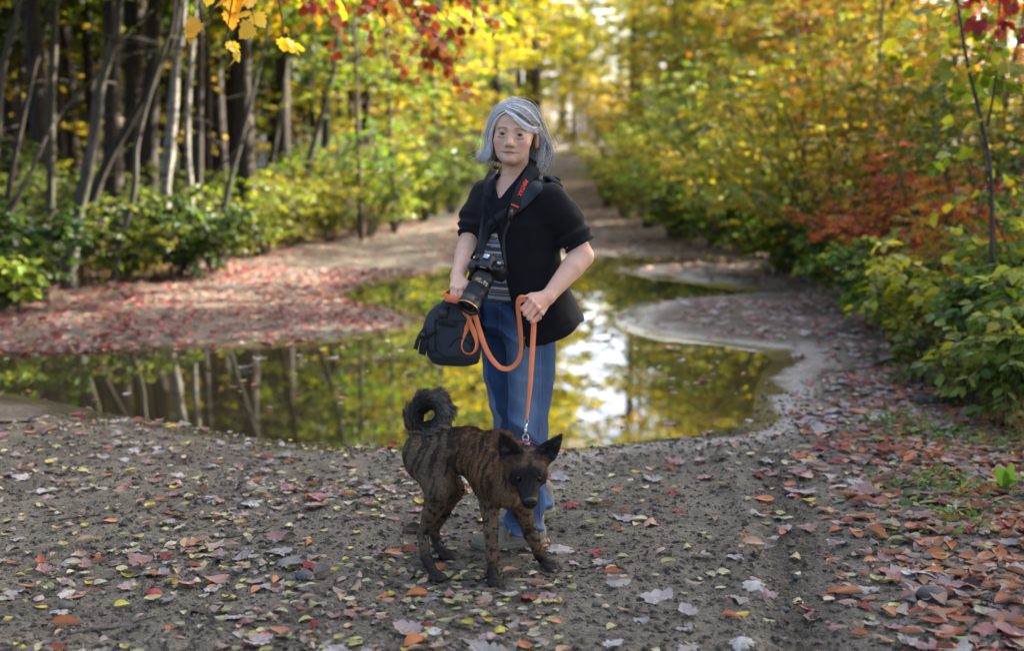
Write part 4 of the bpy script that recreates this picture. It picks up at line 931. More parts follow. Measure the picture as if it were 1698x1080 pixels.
zone(420, -6, -.6, 9.8, 16, 'leftbank', lambda p: np.clip(.35+patch(p), 0, 1)*np.clip(sstep(-.5, -1.8, p[:, 0])+.30, 0, 1))
zone(340, -6, .8, 15.5, 24, 'leftbank', lambda p: sstep(1.2, -1.0, p[:, 0]-edge_l(p[:, 1]))*.9+.08)
zone(230, .8, 4.6, 7.0, 17.5, 'rightbank', lambda p: np.clip(patch(p)*sstep(-2.6, -.4, p[:, 0]-edge_r(p[:, 1]))+.38, 0, 1))
zone(110, -1, 6, 17, 45, 'wood'); zone(22, -14, -3, 10, 30, 'wood', lambda p: (p[:, 0] < edge_l(p[:, 1]))*1.0)
zone(5.0, -4.2, 1.6, 6.5, 11, 'mud', None, True); zone(.5, -1.5, 2.5, 11, 17, 'mud', None, True)
rows = []
for p, mixn, wat in Z:
    ks = list(MIX[mixn]); pr = np.array([MIX[mixn][k] for k in ks]); kk = lr.choice(len(ks), len(p), p=pr/pr.sum())
    for q, k in zip(p, kk): rows.append((q[0], q[1], ks[k], wat))
xy = np.array([(q[0], q[1]) for q in rows]); zz = np.maximum(ground_z(xy[:, 0], xy[:, 1]), .0)
fx0, fy0 = G(820, 975)[:2]
items = []
for i, (x, y, k, wat) in enumerate(rows):
    typ, cols, (s0, s1) = KINDS[k]; ti = lr.integers(len(TPL[typ])); c = np.array(cols[lr.integers(len(cols))])*lr.uniform(.75, 1.15)
    s = lr.uniform(s0, s1)*((.95 if x > 1.25 else .78) if (x > .15 and y < 7.8) else .70)*float(np.exp(np.clip(lr.normal(0, .24), -.6, .3)))*(1.0 if k not in ('dark', 'ash') else lr.uniform(.4, 1)); az = lr.uniform(0, 2*pi); tilt = lr.normal(0, .04 if wat else .13, 2)
    lift = .006 if wat else .004+abs(lr.normal(0, .008))
    nrm = unit(np.array([tilt[0], tilt[1], 1.0])); flip = lr.uniform() < .35 and k not in ('pale',)
    items.append([np.array([x, y, zz[i]+lift]), np.array([cos(az), sin(az), tilt[0]*.4]), -nrm if flip else nrm, s, typ, ti, c, k, wat])
# the biggest in view stand alone, the rest lie as one carpet
def seen(it):
    x, y, z = it[0]; d = y; px = 849+x/(y*cos(PITCH)+(1.52-z)*sin(PITCH))*FPX
    return 8 < px < 1690 and 3.98 < y < 9
score = np.array([(it[3]/it[0][1]**1.0)*(1 if seen(it) else 0)*(0 if it[7] in ('dark', 'ash') else 1) for it in items]); own = set(np.argsort(-score)[:290])
names = {'pale': 'pale yellow green birch leaf', 'yellow': 'yellow birch leaf', 'orange': 'orange brown beech leaf', 'tan': 'dry tan beech leaf', 'red': 'red maple leaf', 'pink': 'faded pink maple leaf', 'grey': 'upturned silvery maple leaf'}
def where(x, y, wat):
    if wat: return 'floating on the puddle'
    if x > edge_r(y)-.75: return 'heaped on the right bank'
    if x > .62: return 'by the tyre rut right of the dog' if y < 5.6 else 'on the mud by the right end of the puddle'
    if x > .22: return 'on the open mud right of the dog' if y < 5.6 else 'on the near shore right of the person'
    if x > -.45: return 'on the mud in front of the dog' if y < 4.75 else 'around the feet of dog and person'
    return 'at the lower left of the photo' if y < 5.0 else ('left of the dog' if y < 6.2 else 'along the near shore left of the dog')
tm = {}
geo = {}
def leaf_object(p, d, nrm, s, typ, ti, c, label, group, cat='fallen leaf'):
    if (typ, ti) not in tm: V, F, C = TPL[typ][ti]; tm[typ, ti] = make_mesh(typ+'_leaf', V-np.array([.45, 0, 0]), F, [M_LIT_O], col=C)
    d = unit(d); nrm = unit(nrm-d*np.dot(nrm, d)); m = np.array([d, np.cross(nrm, d), nrm]).T
    from mathutils import Matrix
    o = link('fallen_leaf', tm[typ, ti], color=c); o.matrix_world = Matrix.LocRotScale(Vector(p), Matrix(m.tolist()).to_quaternion(), Vector((s, s, s)))
    return tag(o, label, cat, group)
for i, it in enumerate(items):
    p, d, nrm, s, typ, ti, c, k, wat = it
    if i in own:
        wh = where(p[0], p[1], wat); leaf_object(p, d, nrm, s, typ, ti, c, names[k]+' '+wh, names[k].replace('leaf', 'leaves')+' '+wh)
    else: geo.setdefault((typ, ti), []).append((p, d, nrm, s, c))
for px, py, s, k, ti, az, lab in [(690, 992, .080, 'orange', 4, .2, 'large rust orange leaf right below the hind paw of the dog'), (725, 935, .075, 'orange', 0, .9, 'orange leaf standing between the hind paws of the dog'), (1245, 915, .10, 'tan', 4, .1, 'curled tan leaf in front of the tyre rut at right'),
        (1297, 893, .055, 'orange', 2, 1.2, 'small upright pink orange leaf in the tyre rut'), (1500, 962, .115, 'grey', 1, .4, 'big white upturned maple leaf at lower right'), (1016, 962, .07, 'orange', 3, -.1, 'red brown curled leaf on the mud right of the dog'), (1022, 978, .085, 'grey', 0, .3, 'ragged silvery leaf just under the red brown curled leaf'),
        (1087, 1003, .11, 'grey', 4, .8, 'large pale lilac maple leaf on the mud in front'), (930, 903, .12, 'grey', 3, .2, 'large silvery leaf touching the heel of the shoe'), (230, 940, .085, 'red', 0, .5, 'round crimson maple leaf on bare mud at left'), (108, 1052, .10, 'orange', 3, -.2, 'long orange curled leaf at lower left corner'),
        (690, 1080, .09, 'orange', 1, .6, 'tan orange leaf cut by the bottom edge'), (910, 1003, .085, 'red', 3, .2, 'crimson leaf on the mud below the front paws'), (1475, 937, .09, 'red', 1, .7, 'bright red maple leaf before the white upturned leaf'), (460, 905, .085, 'red', 2, .3, 'crumpled crimson leaf left of the dog')]:
    q = G(px, py, .04); q[2] = gz(q[0], q[1])+.010; typ, cols, _s = KINDS[k]; leaf_object(q, np.array([cos(az), sin(az), .05]), np.array([.12, -.25, 1]), s, typ, ti, cols[0], lab, None)
g = Geo()
for (typ, ti), L in geo.items():
    V0, F0, C0 = TPL[typ][ti]; V, F = place_leaves((V0-np.array([.45, 0, 0]), F0), [q[0] for q in L], np.array([q[1] for q in L]), np.array([q[2] for q in L]), [q[3] for q in L])
    g.add(V, F, (np.array([q[4] for q in L])[:, None]*C0[None]).reshape(-1, 3))
tag(g.build('leaf_litter', M_LIT_A, smooth=False), 'carpet of small faded fallen leaves over the track', 'leaf litter', kind='stuff')
# crumbs of soil, bark and broken leaf
n = 26000; p = np.column_stack([lr.uniform(-2.4, 2.6, n), 3.7+4.6*lr.uniform(0, 1, n)**1.5]); p = p[sd_poly(p, PUD) > .0]; n = len(p); z = ground_z(p[:, 0], p[:, 1]); s = .004+.013*lr.uniform(0, 1, n)**3
V0 = np.array([(-1, -.6, 0), (1, -.5, .1), (.7, .7, .1), (-.7, .6, 0), (0, 0, .8)]); F0 = [np.array([[0, 1, 4], [1, 2, 4], [2, 3, 4], [3, 0, 4]])]
V, F = place_leaves((V0, F0), np.column_stack([p, z]), rand_dirs(n, -10, 10, lr), np.array([0, 0, 1.0])+lr.normal(0, .5, (n, 3)), s)
cc = np.array([(.050, .044, .032), (.075, .066, .047), (.11, .099, .073), (.17, .155, .118), (.08, .065, .044)])[lr.choice(5, n, p=[.3, .3, .2, .08, .12])]
g = Geo(); g.add(V, F, np.repeat(cc, 5, 0)); tag(g.build('soil_crumbs', M_LIT_A, smooth=False), 'crumbs of soil and bark scattered over the mud', 'soil', kind='stuff')
# ================================================================== the person
def skin_mat():
    t = NT('skin'); v = t.obj(); c = t.attr('Col'); n1 = t.noise(55, 4, .6, v); n2 = t.noise(9, 3, .6, v)
    c = t.mix(t.ramp(n1, [(.35, 0.0), (.7, .35)]), c, t.mix(1.0, c, (.82, .66, .60), 'MULTIPLY')); c = t.mix(t.ramp(n2, [(.4, 0.0), (.7, .3)]), c, t.mix(1.0, c, (1.12, .92, .88), 'MULTIPLY'))
    b = t.principled(Roughness=.46); t.nt.links.new(c, b.inputs['Base Color']); b.inputs['Subsurface Weight'].default_value = .12; b.inputs['Subsurface Radius'].default_value = (.012, .004, .002); b.inputs['Subsurface Scale'].default_value = .5
    b.inputs['Specular IOR Level'].default_value = .4; t.nt.links.new(t.bump(t.noise(160, 3, .6, v), .12, .002), b.inputs['Normal']); return t.m
def cloth(name, col, weave=260, rough=.9, sheen=.0, vary=.15, attr=False, bump=.25):
    t = NT(name); v = t.obj(); n1 = t.noise(weave, 2, .6, v); n2 = t.noise(16, 4, .6, v); base = t.attr('Col') if attr else (*col, 1)
    c = t.mix(n2, t.mix(1.0, base, (1-vary,)*3, 'MULTIPLY'), t.mix(1.0, base, (1+vary,)*3, 'MULTIPLY')); b = t.principled(Roughness=rough); t.nt.links.new(c, b.inputs['Base Color'])
    b.inputs['Sheen Weight'].default_value = sheen; b.inputs['Specular IOR Level'].default_value = .25
    h = t.math('ADD', n1, t.math('MULTIPLY', n2, 1.5)); t.nt.links.new(t.bump(h, bump, .004), b.inputs['Normal']); return t.m
M_SKIN = skin_mat(); M_JACKET = cloth('black_fleece', (.0048, .0048, .0062), 300, .95, .05); M_SHOE = cloth('khaki_canvas', (.23, .20, .15), 400, .9)
M_SOLE = plain('shoe_rubber', (.19, .17, .125), .75, 90, .2)

ST = np.array([.02, 5.20])                                        # where she stands
C_H = P(852.5, 222, 5.17); ya, ro = R(8), R(4.2)
hy = np.array([sin(ya), cos(ya), 0]); hx0 = np.array([cos(ya), -sin(ya), 0]); hz0 = np.array([0, 0, 1.0])
hx = hx0*cos(ro)-hz0*sin(ro); hz = hz0*cos(ro)+hx0*sin(ro); RH = np.array([hx, hy, hz])   # rows: head axes in the world
def HW(q): return C_H+np.asarray(q, float)@RH
def to_h(p): return (p-C_H)@RH.T
def head_sdf(q):
    """head in its own frame: x to her left, y to the back, z up, eyes at z = 0"""
    m = lambda c: (c, (-c[0], c[1], c[2]))
    d = d_ell((0, .015, .030), (.074, .092, .079))(q)
    d = smin(d, d_ell((0, -.022, -.026), (.0645, .066, .082))(q), .03)
    d = smin(d, d_ell((0, -.034, .045), (.060, .052, .048))(q), .02)
    d = smin(d, d_ell((0, -.034, -.066), (.041, .046, .038))(q), .025)
    d = smin(d, d_ell((0, -.073, -.090), (.021, .017, .015))(q), .022)
    for s in (-1, 1):
        d = smin(d, d_ell((s*.042, -.056, -.028), (.021, .021, .021))(q), .02)
        d = smin(d, d_ell((s*.030, -.050, -.062), (.016, .018, .022))(q), .025)          # soft lower cheek
        d = smin(d, d_cap((s*.012, -.084, .019), (s*.042, -.073, .021), .0055, .0045)(q), .014)
        d = smax(d, -d_ell((s*.0315, -.096, .002), (.021, .0185, .013))(q), .011)
    d = smin(d, d_path([(0, -.083, .008), (0, -.094, -.016), (0, -.104, -.034)], [.0070, .0085, .0110])(q), .015)
    for s in (-1, 1):
        d = smin(d, d_ell((s*.0125, -.092, -.0385), (.0080, .011, .0080))(q), .008)
        d = smax(d, -d_ell((s*.0068, -.100, -.0465), (.0045, .006, .004))(q), .003)
        e = np.array([s*.0315, -.0745, -.001])
        lid = d_ell(e, (.0168, .0150, .0145))(q); d = smin(d, lid, .005); d = smin(d, d_path([e+[-.014, -.008, .001], e+[-.005, -.0135, .0068], e+[.005, -.0135, .0068], e+[.014, -.008, .0]], [.0015, .0022, .0022, .0015])(q), .003)
        d = smin(d, d_path([e+[-.013, -.0055, -.007], e+[0, -.0088, -.0125], e+[.013, -.0050, -.006]], [.0014, .0022, .0014])(q), .007)   # bag under the eye
        d = smax(d, -d_ell(e+[0, -.0165, -.0003], (.0150, .012, .0054))(q), .0012)
    for s in (-1, 1): d = smax(d, -d_path([(s*.019, -.100, -.040), (s*.027, -.089, -.054), (s*.031, -.082, -.068)], [.0012, .0018, .0008])(q), .006)
    d = smin(d, d_path([(-.026, -.0760, -.0655), (-.010, -.0880, -.0606), (0, -.0885, -.0616), (.010, -.0880, -.0606), (.026, -.0760, -.0655)], [.0022, .0042, .0040, .0042, .0022])(q), .005)
    d = smin(d, d_path([(-.018, -.0795, -.0675), (0, -.0895, -.0690), (.018, -.0795, -.0675)], [.0025, .0050, .0025])(q), .005)
    d = smax(d, -d_path([(-.028, -.0775, -.0670), (-.012, -.0920, -.0648), (0, -.0945, -.0650), (.012, -.0920, -.0648), (.028, -.0775, -.0670)], [.0014, .0020, .0020, .0020, .0014])(q), .002)
    for s in (-1, 1):                                             # ears
        a = R(18)*s; M = np.array([[cos(a), sin(a), 0], [-sin(a), cos(a), 0], [0, 0, 1]])
        er = d_ell((s*.0820, .016, -.016), (.0085, .020, .031), M)(q); er = smax(er, -d_ell((s*.0920, .012, -.013), (.007, .012, .020), M)(q), .004); d = smin(d, er, .006)
    return d
# joints (world)
SHR_, SHL_ = np.array([-.118, 5.265, 1.318]), np.array([.165, 5.10, 1.315])     # her right, her left shoulder
ELR_, ELL_ = P(777, 408, 5.20), P(965, 425, 5.07)
WRR_, WRL_ = P(759, 458, 5.03), P(908, 493, 4.965)
def hand(wr, mcp, pip, curl1, curl2, thumb, back):
    """one palm and five separate fingers; every joint given as (px, py, Y)"""
    fs = []; mc = [P(*q) for q in mcp]; pp = [P(*q) for q in pip]
    for i, (a, b) in enumerate(zip(mc, pp)):
        r = (.0090, .0093, .0090, .0080)[i]; dp = b+np.array(curl1); tp = dp+np.array(curl2)
        fs.append(d_path([a, b, dp, tp], [r*1.05, r, r*.92, r*.82], .004)); fs.append(d_ell(a-np.array(back)*.003, (.0098,)*3))
    palm = [d_cap(wr, a+np.array(back)*.007, .021, .0135) for a in mc]; th = [P(*q) for q in thumb]; tf = d_path(th, [.0135, .0112, .0098, .0085][:len(th)], .005)
    return palm, fs, tf
PALM_L = hand(WRL_, [(880, 497, 4.925), (885.5, 503.5, 4.918), (891.5, 510.5, 4.920), (897, 519, 4.930)], [(866.5, 512.5, 4.917), (871.5, 520.5, 4.908), (877.5, 527.5, 4.910), (882.5, 533.5, 4.920)],
              (.010, .024, .001), (.018, .006, .008), [(900, 489, 4.962), (881, 491, 4.955), (868, 496, 4.935), (860, 501, 4.925)], (0, 1, 0))
PALM_R = hand(WRR_, [(772, 473, 4.975), (765, 479, 4.958), (757.5, 480, 4.955), (751, 476, 4.963)], [(771, 492, 4.955), (764, 498, 4.940), (756, 497, 4.938), (749.5, 491, 4.948)],
              (.004, .024, -.003), (.003, .014, .014), [(764, 464, 5.01), (774, 470, 4.985), (777, 479, 4.968), (774.5, 488, 4.955)], (0, 1, 0))
SLL = [SHL_+np.array([-.026, 0, -.022]), np.array([.188, 5.10, 1.225]), P(962, 408, 5.085)]; SLR = [SHR_+np.array([.020, 0, -.012]), np.array([-.132, 5.245, 1.22]), P(781, 392, 5.20)]
NECK_B = np.array([.018, 5.225, 1.365])
TORSO = [(.86, .035, 5.19, .150, .10, -38), (.95, .03, 5.19, .140, .095, -34), (1.05, .025, 5.19, .130, .090, -30), (1.18, .022, 5.19, .145, .098, -30), (1.28, .022, 5.19, .150, .092, -30), (1.335, .022, 5.20, .125, .066, -30), (1.375, .02, 5.215, .060, .050, -30)]
HIPN, KNN, ANN = P(880, 540, 5.11), P(876, 700, 5.07), P(872, 884, 5.12)          # near leg (her left)
HIPF, KNF, ANF = P(838, 545, 5.25), P(846, 700, 5.26), P(884, 848, 5.42)          # far leg
def body_sdf(p):
    d = np.full(len(p), 9.0); q = to_h(p); m = q[:, 2] > -.22
    if m.any(): d[m] = head_sdf(q[m])
    nk = np.minimum(d_cap(HW((0, .022, -.055)), NECK_B, .045, .052)(p), 9); d = smin(d, nk, .022)
    for s in (-1, 1): d = smin(d, d_cap(HW((s*.045, .02, -.06)), NECK_B+np.array([.02*s, -.055, -.005]), .010, .009)(p), .016)
    t_ = d_loft(TORSO)(p); d = smin(d, t_, .03)
    def near(lo, hi, fn, k):
        m = ((p > np.array(lo)) & (p < np.array(hi))).all(1)
        if m.any(): d[m] = smin(d[m], fn(p[m]), k)
    for S_, el, wr, r in ((SLR, ELR_, WRR_, (.034, .038, .040, .024)), (SLL, ELL_, WRL_, (.034, .038, .042, .0250))):
        mid = el+(wr-el)*.28; near((-.3, 4.9, .88), (.4, 5.4, 1.45), lambda p: d_path([S_[0], S_[1], el, mid, wr], [r[0], r[1], r[2], r[2]*.98, r[3]], .006)(p), .012)
    for palm, fs, tf in (PALM_L, PALM_R):
        def hd(p):
            h = palm[0](p)
            for f in palm[1:]: h = smin(h, f(p), .008)
            for f in fs: h = smin(h, f(p), .0028)
            return smin(h, tf(p), .006)
        near((-.3, 4.82, .80), (.25, 5.14, 1.09), hd, .012)
    for a, b, c in ((HIPN, KNN, ANN), (HIPF, KNF, ANF)): near((-.3, 4.8, -.1), (.4, 5.6, 1.0), lambda p: d_path([a, b, c], [.062, .045, .035])(p), .02)
    return d
# the skin of the chest shows in the neck opening
xs = axis_steps([(-.26, .0026), (.34,)]); yv_ = axis_steps([(4.86, .0026), (5.30, .006), (5.5,)]); zs = axis_steps([(.05, .011), (.80, .0028), (1.02, .005), (1.34, .0021), (1.65,)])
V, F = surface(body_sdf, xs, yv_, zs)
q = to_h(V); col = np.tile(np.array([.70, .43, .30]), (len(V), 1))
def blot(c, r, colr, k): 
    global col
    w_ = k*np.exp(-(((q-np.array(c))/np.array(r))**2).sum(1))[:, None]; col = col*(1-w_)+np.array(colr)*w_
for s in (-1, 1):
    blot((s*.043, -.065, -.035), (.022, .03, .018), (.66, .27, .22), .6); blot((s*.0315, -.08, -.013), (.016, .03, .006), (.44, .25, .205), .55)
    blot((s*.0315, -.085, .008), (.018, .03, .006), (.38, .22, .18), .6); blot((s*.08, .01, -.01), (.02, .03, .03), (.66, .36, .28), .2)
    for k in range(6): blot((s*(.017+.006*k), -.085, .0195+.0045*math.sin(k*.6)-.0008*k), (.0050, .02, .0019), (.17, .115, .088), .8)
blot((0, -.105, -.036), (.014, .02, .012), (.66, .34, .28), .5); blot((0, -.09, -.0648), (.024, .03, .0055), (.40, .10, .10), .9); blot((0, -.09, -.0652), (.026, .03, .0020), (.07, .02, .02), .9)
hand_m = (V[:, 2] < .96) & (V[:, 1] < 5.05); w_ = .5*np.exp(-((q-np.array([0, -.05, -.20]))/np.array([.05, .06, .06]))**2).prod(1)[:, None]; col = col*(1-w_)+np.array([.66, .36, .28])*w_; col[hand_m] *= np.array([1.02, .90, .88])
kn = np.min([np.linalg.norm(V-P(*a), axis=1) for a in [(880, 497, 4.925), (885.5, 503.5, 4.918), (891.5, 510.5, 4.92), (897, 519, 4.93), (866.5, 512.5, 4.917), (871.5, 520.5, 4.908), (877.5, 527.5, 4.91)]], axis=0); w_ = .45*np.exp(-(kn/.010)**2)[:, None]; col = col*(1-w_)+np.array([.66, .33, .27])*w_
person = thing('person', 'person with silver bobbed hair in black jacket and jeans holding a leash', 'person', (ST[0], ST[1], gz(*ST)))
OFF = np.array(person.location)
def put(name, V, F, mats, parent=None, col=None, off=None, **k):
    return link(name, make_mesh(name, np.asarray(V)-(OFF if off is None else off), F if isinstance(F, list) else [F], mats if isinstance(mats, list) else [mats], col=col, **k), parent if parent is not None else person)
put('body', V, F, M_SKIN, col=col)
# eyes
t = NT('eye'); b = t.principled(Roughness=.22); t.nt.links.new(t.attr('Col'), b.inputs['Base Color']); M_EYE = t.m
for s in (-1, 1):
    e = np.array([s*.0315, -.0738, -.001]); V, F = ball((0, 0, 0), .0134, 40, 30, np.array([[1, 0, 0], [0, 0, 1], [0, -1, 0]])); g_ = unit(np.array([.10, -1, -.02])); a = np.arccos(np.clip(unit(V)@g_, -1, 1))
    c = np.where(a[:, None] < .26, [.006, .006, .006], np.where(a[:, None] < .58, [.045, .032, .024], [.34, .30, .28])); put('eye', HW(V+e), F, M_EYE, col=c)
# ------------------------------------------------------------------ hair
GU = np.array([[(-.027, -.079, .074), (-.050, -.071, .056), (-.069, -.050, .022), (-.079, -.032, -.015), (-.080, -.026, -.060), (-.090, -.030, -.098)],
    [(-.027, -.052, .104), (-.066, -.032, .080), (-.090, -.012, .032), (-.097, -.002, -.020), (-.096, -.008, -.068), (-.128, -.014, -.092)],
    [(-.022, 0, .118), (-.068, .030, .092), (-.094, .050, .030), (-.096, .055, -.030), (-.088, .050, -.080), (-.100, .045, -.105)],
    [(-.010, .030, .122), (-.012, .090, .098), (0, .118, .030), (0, .120, -.030), (0, .105, -.090), (0, .090, -.128)],
    [(-.015, .010, .121), (.055, .050, .100), (.094, .065, .030), (.106, .065, -.030), (.112, .060, -.085), (.088, .050, -.130)],
    [(-.022, -.030, .113), (.042, -.010, .108), (.085, .015, .058), (.108, .036, -.010), (.130, .030, -.062), (.108, .008, -.116)],
    [(-.026, -.060, .100), (.022, -.070, .090), (.064, -.042, .062), (.088, .006, .032), (.106, .048, -.018), (.098, .004, -.118)],
    [(-.027, -.080, .077), (.004, -.094, .060), (.038, -.084, .034), (.067, -.052, .022), (.086, .010, .020), (.101, .052, -.018)]])
def hair_at(a, t):
    """point on the hair surface: a 0..7 round the head, t 0..1 from parting to tips"""
    a = np.clip(a, 0, 6.9999); ga = spline(np.arange(8)[:, None]*1.0, 8)
    i = a.astype(int); f = (a-i)[:, None, None]; f = f*f*(3-2*f); G_ = GU[i]*(1-f)+GU[np.minimum(i+1, 7)]*f       # n,6,3
    x = np.clip(t, 0, .9999)*5; k = x.astype(int); u_ = (x-k)[..., None]
    n_ = np.arange(len(a))[:, None]; g0 = G_[n_, np.maximum(k-1, 0)]; g1 = G_[n_, k]; g2 = G_[n_, np.minimum(k+1, 5)]; g3 = G_[n_, np.minimum(k+2, 5)]
    return .5*(2*g1+(g2-g0)*u_+(2*g0-5*g1+4*g2-g3)*u_*u_+(3*g1-g0-3*g2+g3)*u_**3)
na, ntt = 113, 26; aa = np.repeat(np.linspace(0, 7, na), ntt); V = hair_at(np.linspace(0, 7, na), np.tile(np.linspace(0, .97, ntt), (na, 1)))
V = V*np.array([.965, .965, .965])+.0012*fbm(np.column_stack([aa*9, np.zeros(len(aa))]), 1, 2, 3).reshape(na, ntt, 1)
t = NT('silver_hair'); b = t.principled(Roughness=.34); t.nt.links.new(t.attr('Col'), b.inputs['Base Color']); b.inputs['Specular IOR Level'].default_value = .55; b.inputs['Anisotropic'].default_value = .5; M_HAIR = t.m
hr = np.random.default_rng(8)
def hair_col(a, seed=0):
    k = fbm(np.column_stack([a*10.0, np.zeros(len(a))]), 1, 2, 5); k = np.clip(.84+1.0*k+hr.normal(0, .22, len(a)), 0, 1)[:, None]
    return np.where(k > .5, np.array([.44, .435, .43])+(k-.5)*2*np.array([.48, .48, .48]), np.array([.12, .11, .10])+k*2*np.array([.32, .325, .33]))
hc = np.repeat(hair_col(np.linspace(0, 7, na))*.30, ntt, 0)
hair = put('hair', HW(V.reshape(-1, 3)), [ring_faces(na, ntt, False)], M_HAIR, col=hc)
n = 5200; a = hr.uniform(0, 7, n); tl_ = np.clip(hr.normal(.965, .05, n), .75, 1.0); T_ = np.linspace(0, 1, 14)[None]*tl_[:, None]; q = hair_at(a, T_)
lock = np.round(a*9+hr.normal(0, .25, n)); sc = 1+.028*(hr.uniform(0, 1, n)**1.5)-.012+.007*np.sin(lock*2.4); q = q*(1+(sc-1)[:, None, None]*np.clip(T_*5, .3, 1)[..., None])
q += (hr.normal(0, .0055, (n, 1, 3))*T_[..., None]**1.4)+.0022*np.sin(T_*9+lock[:, None])[..., None]*hr.normal(0, 1, (n, 1, 3))*T_[..., None]
nf = 320; af = hr.uniform(0, 7, nf); qf = hair_at(af, np.tile(np.linspace(0, 1, 14), (nf, 1))); qf = qf*1.025+hr.normal(0, .013, (nf, 1, 3))*np.linspace(0, 1, 14)[None, :, None]**1.5+hr.normal(0, .006, (nf, 1, 3))
def strands(q, rad, colr, name, mat, parent, side=3, off=None):
    n_, m, _ = q.shape; tg = unit(np.gradient(q, axis=1)); rf = np.tile(np.array([.3, -.8, .5]), (n_, m, 1)); s1 = unit(np.cross(tg, rf)); s2 = np.cross(tg, s1)
    r_ = (np.asarray(rad)[:, None]*np.interp(np.linspace(0, 1, m), [0, .1, .75, 1], [.8, 1, .9, .25])[None])[..., None]
    rows = [q+r_*(cos(2*pi*k/side)*s1+sin(2*pi*k/side)*s2) for k in range(side)]; V = np.stack(rows, 2).reshape(-1, 3); f = ring_faces(m, side); F = (f[None]+(np.arange(n_)*m*side)[:, None, None]).reshape(-1, 4)
    return put(name, V, [F], mat, parent, col=np.repeat(colr, m*side, 0), off=off)
qq = HW(np.concatenate([q, qf]).reshape(-1, 3)).reshape(-1, 14, 3); strands(qq, np.concatenate([hr.uniform(.0004, .0012, n), np.full(nf, .00045)]), np.concatenate([hair_col(a), hair_col(af)]), 'strands', M_HAIR, hair)
# hair clip
g = Geo(); g.add(*box_geo(HW((.089, -.004, .040)), RH, (.006, .024, .009), .3), (.10, .05, .03)); g.add(*ball(HW((.091, -.012, .043)), .004, 10, 8), (.55, .32, .12)); g.add(*ball(HW((.091, .004, .039)), .003, 10, 8), (.5, .3, .14))
m = g.mesh('hair_clip', [plain('tortoise_clip', (1, 1, 1), .25, attr=True)]); c = link('hair_clip', m, person); c.location = -OFF
# ------------------------------------------------------------------ jacket
def jx(tab):
    z = np.array([P(px, py, 5.03)[2] for px, py in tab]); x = np.array([P(px, py, 5.03)[0] for px, py in tab]); o_ = np.argsort(z); return z[o_], x[o_]
OPL = jx([(821, 384), (812, 394), (800, 418), (792, 455), (790, 500), (790, 640)]); OPR = jx([(822, 384), (829, 410), (834, 440), (840, 470), (846, 495), (855, 525), (866, 556), (884, 600), (890, 640)])
VL = jx([(826, 250), (822, 282), (821, 312), (826, 330)]); VR = jx([(885, 250), (874, 275), (856, 298), (842, 314), (829, 330)])
JK = [(.74, .055, 5.16, .235, .165, -30), (.80, .055, 5.165, .232, .165, -30), (.87, .052, 5.17, .222, .155, -30), (.94, .042, 5.175, .190, .138, -30), (1.02, .030, 5.18, .163, .124, -30), (1.10, .026, 5.185, .160, .120, -30), (1.20, .025, 5.185, .170, .122, -30),
      (1.27, .025, 5.195, .172, .112, -30), (1.315, .024, 5.20, .160, .094, -30), (1.345, .022, 5.205, .128, .080, -30), (1.368, .020, 5.212, .088, .074, -30), (1.395, .020, 5.215, .068, .068, -30), (1.415, .020, 5.215, .068, .068, -30)]
def along(p, a, b): ba = b-a; return ((p-a)@ba)/(ba@ba)
def jacket_sdf(p):
    d = d_loft(JK)(p)
    zr = p[:, 2]; ang = np.arctan2(p[:, 1]-5.17, p[:, 0]-.05)
    d = d-.010*np.sin(ang*7+1.2)*sstep(.96, .80, zr)-.0045*fbm(p*np.array([1, 1, .6]), 9, 3, 2)
    w1 = d
    ss = []
    for S_, r in ((SLL, (.060, .061, .060)), (SLR, (.056, .057, .052))):
        s_ = d_path(S_, r, .02)(p); t_ = along(p, S_[1], S_[2]); t0 = along(p, S_[0], S_[2])
        s_ = s_-.0055*np.sin(t0*26+1.5*noise(p, 14, 3))*sstep(.35, .8, t0)*(1-sstep(.93, 1.0, t0))-.004*fbm(p, 16, 2, 6)*(1-sstep(.93, 1.0, t0))
        s_ = smax(s_, (t_-1.0)*np.linalg.norm(S_[2]-S_[1]), .006); d = smin(d, s_, .035); ss.append((s_, t_, S_, r))
    d = np.maximum(d, -(w1+.011))                                     # a shell, open at hem, cuffs and front
    zh = np.where(p[:, 0] > .115, .775+(p[:, 0]-.115)*.56, .775+(.115-p[:, 0])*.10)+.006*np.sin(ang*9)
    d = smax(d, zh-p[:, 2], .006)
    xl = np.interp(zr, *OPL); xr = np.interp(zr, *OPR); op = np.maximum(np.maximum(xl-p[:, 0], p[:, 0]-xr), np.maximum(p[:, 1]-5.17, zr-OPL[0][-1])); d = smax(d, -op, .005)
    xl = np.interp(zr, *VL); xr = np.interp(zr, *VR); op = np.maximum(np.maximum(xl-p[:, 0], p[:, 0]-xr), np.maximum(p[:, 1]-5.20, VL[0][0]-zr)); d = smax(d, -op, .005)
    top = zr-(1.385+.0*zr); d = smax(d, np.where(p[:, 1] < 5.20, -9, top), .005)
    d = smax(d, zr-1.425, .004)
    return d
V, F = surface(jacket_sdf, axis_steps([(-.24, .0036), (.345,)]), axis_steps([(4.93, .0040), (5.40,)]), axis_steps([(.72, .0038), (1.44,)]))
jacket = put('jacket', V, F, M_JACKET)
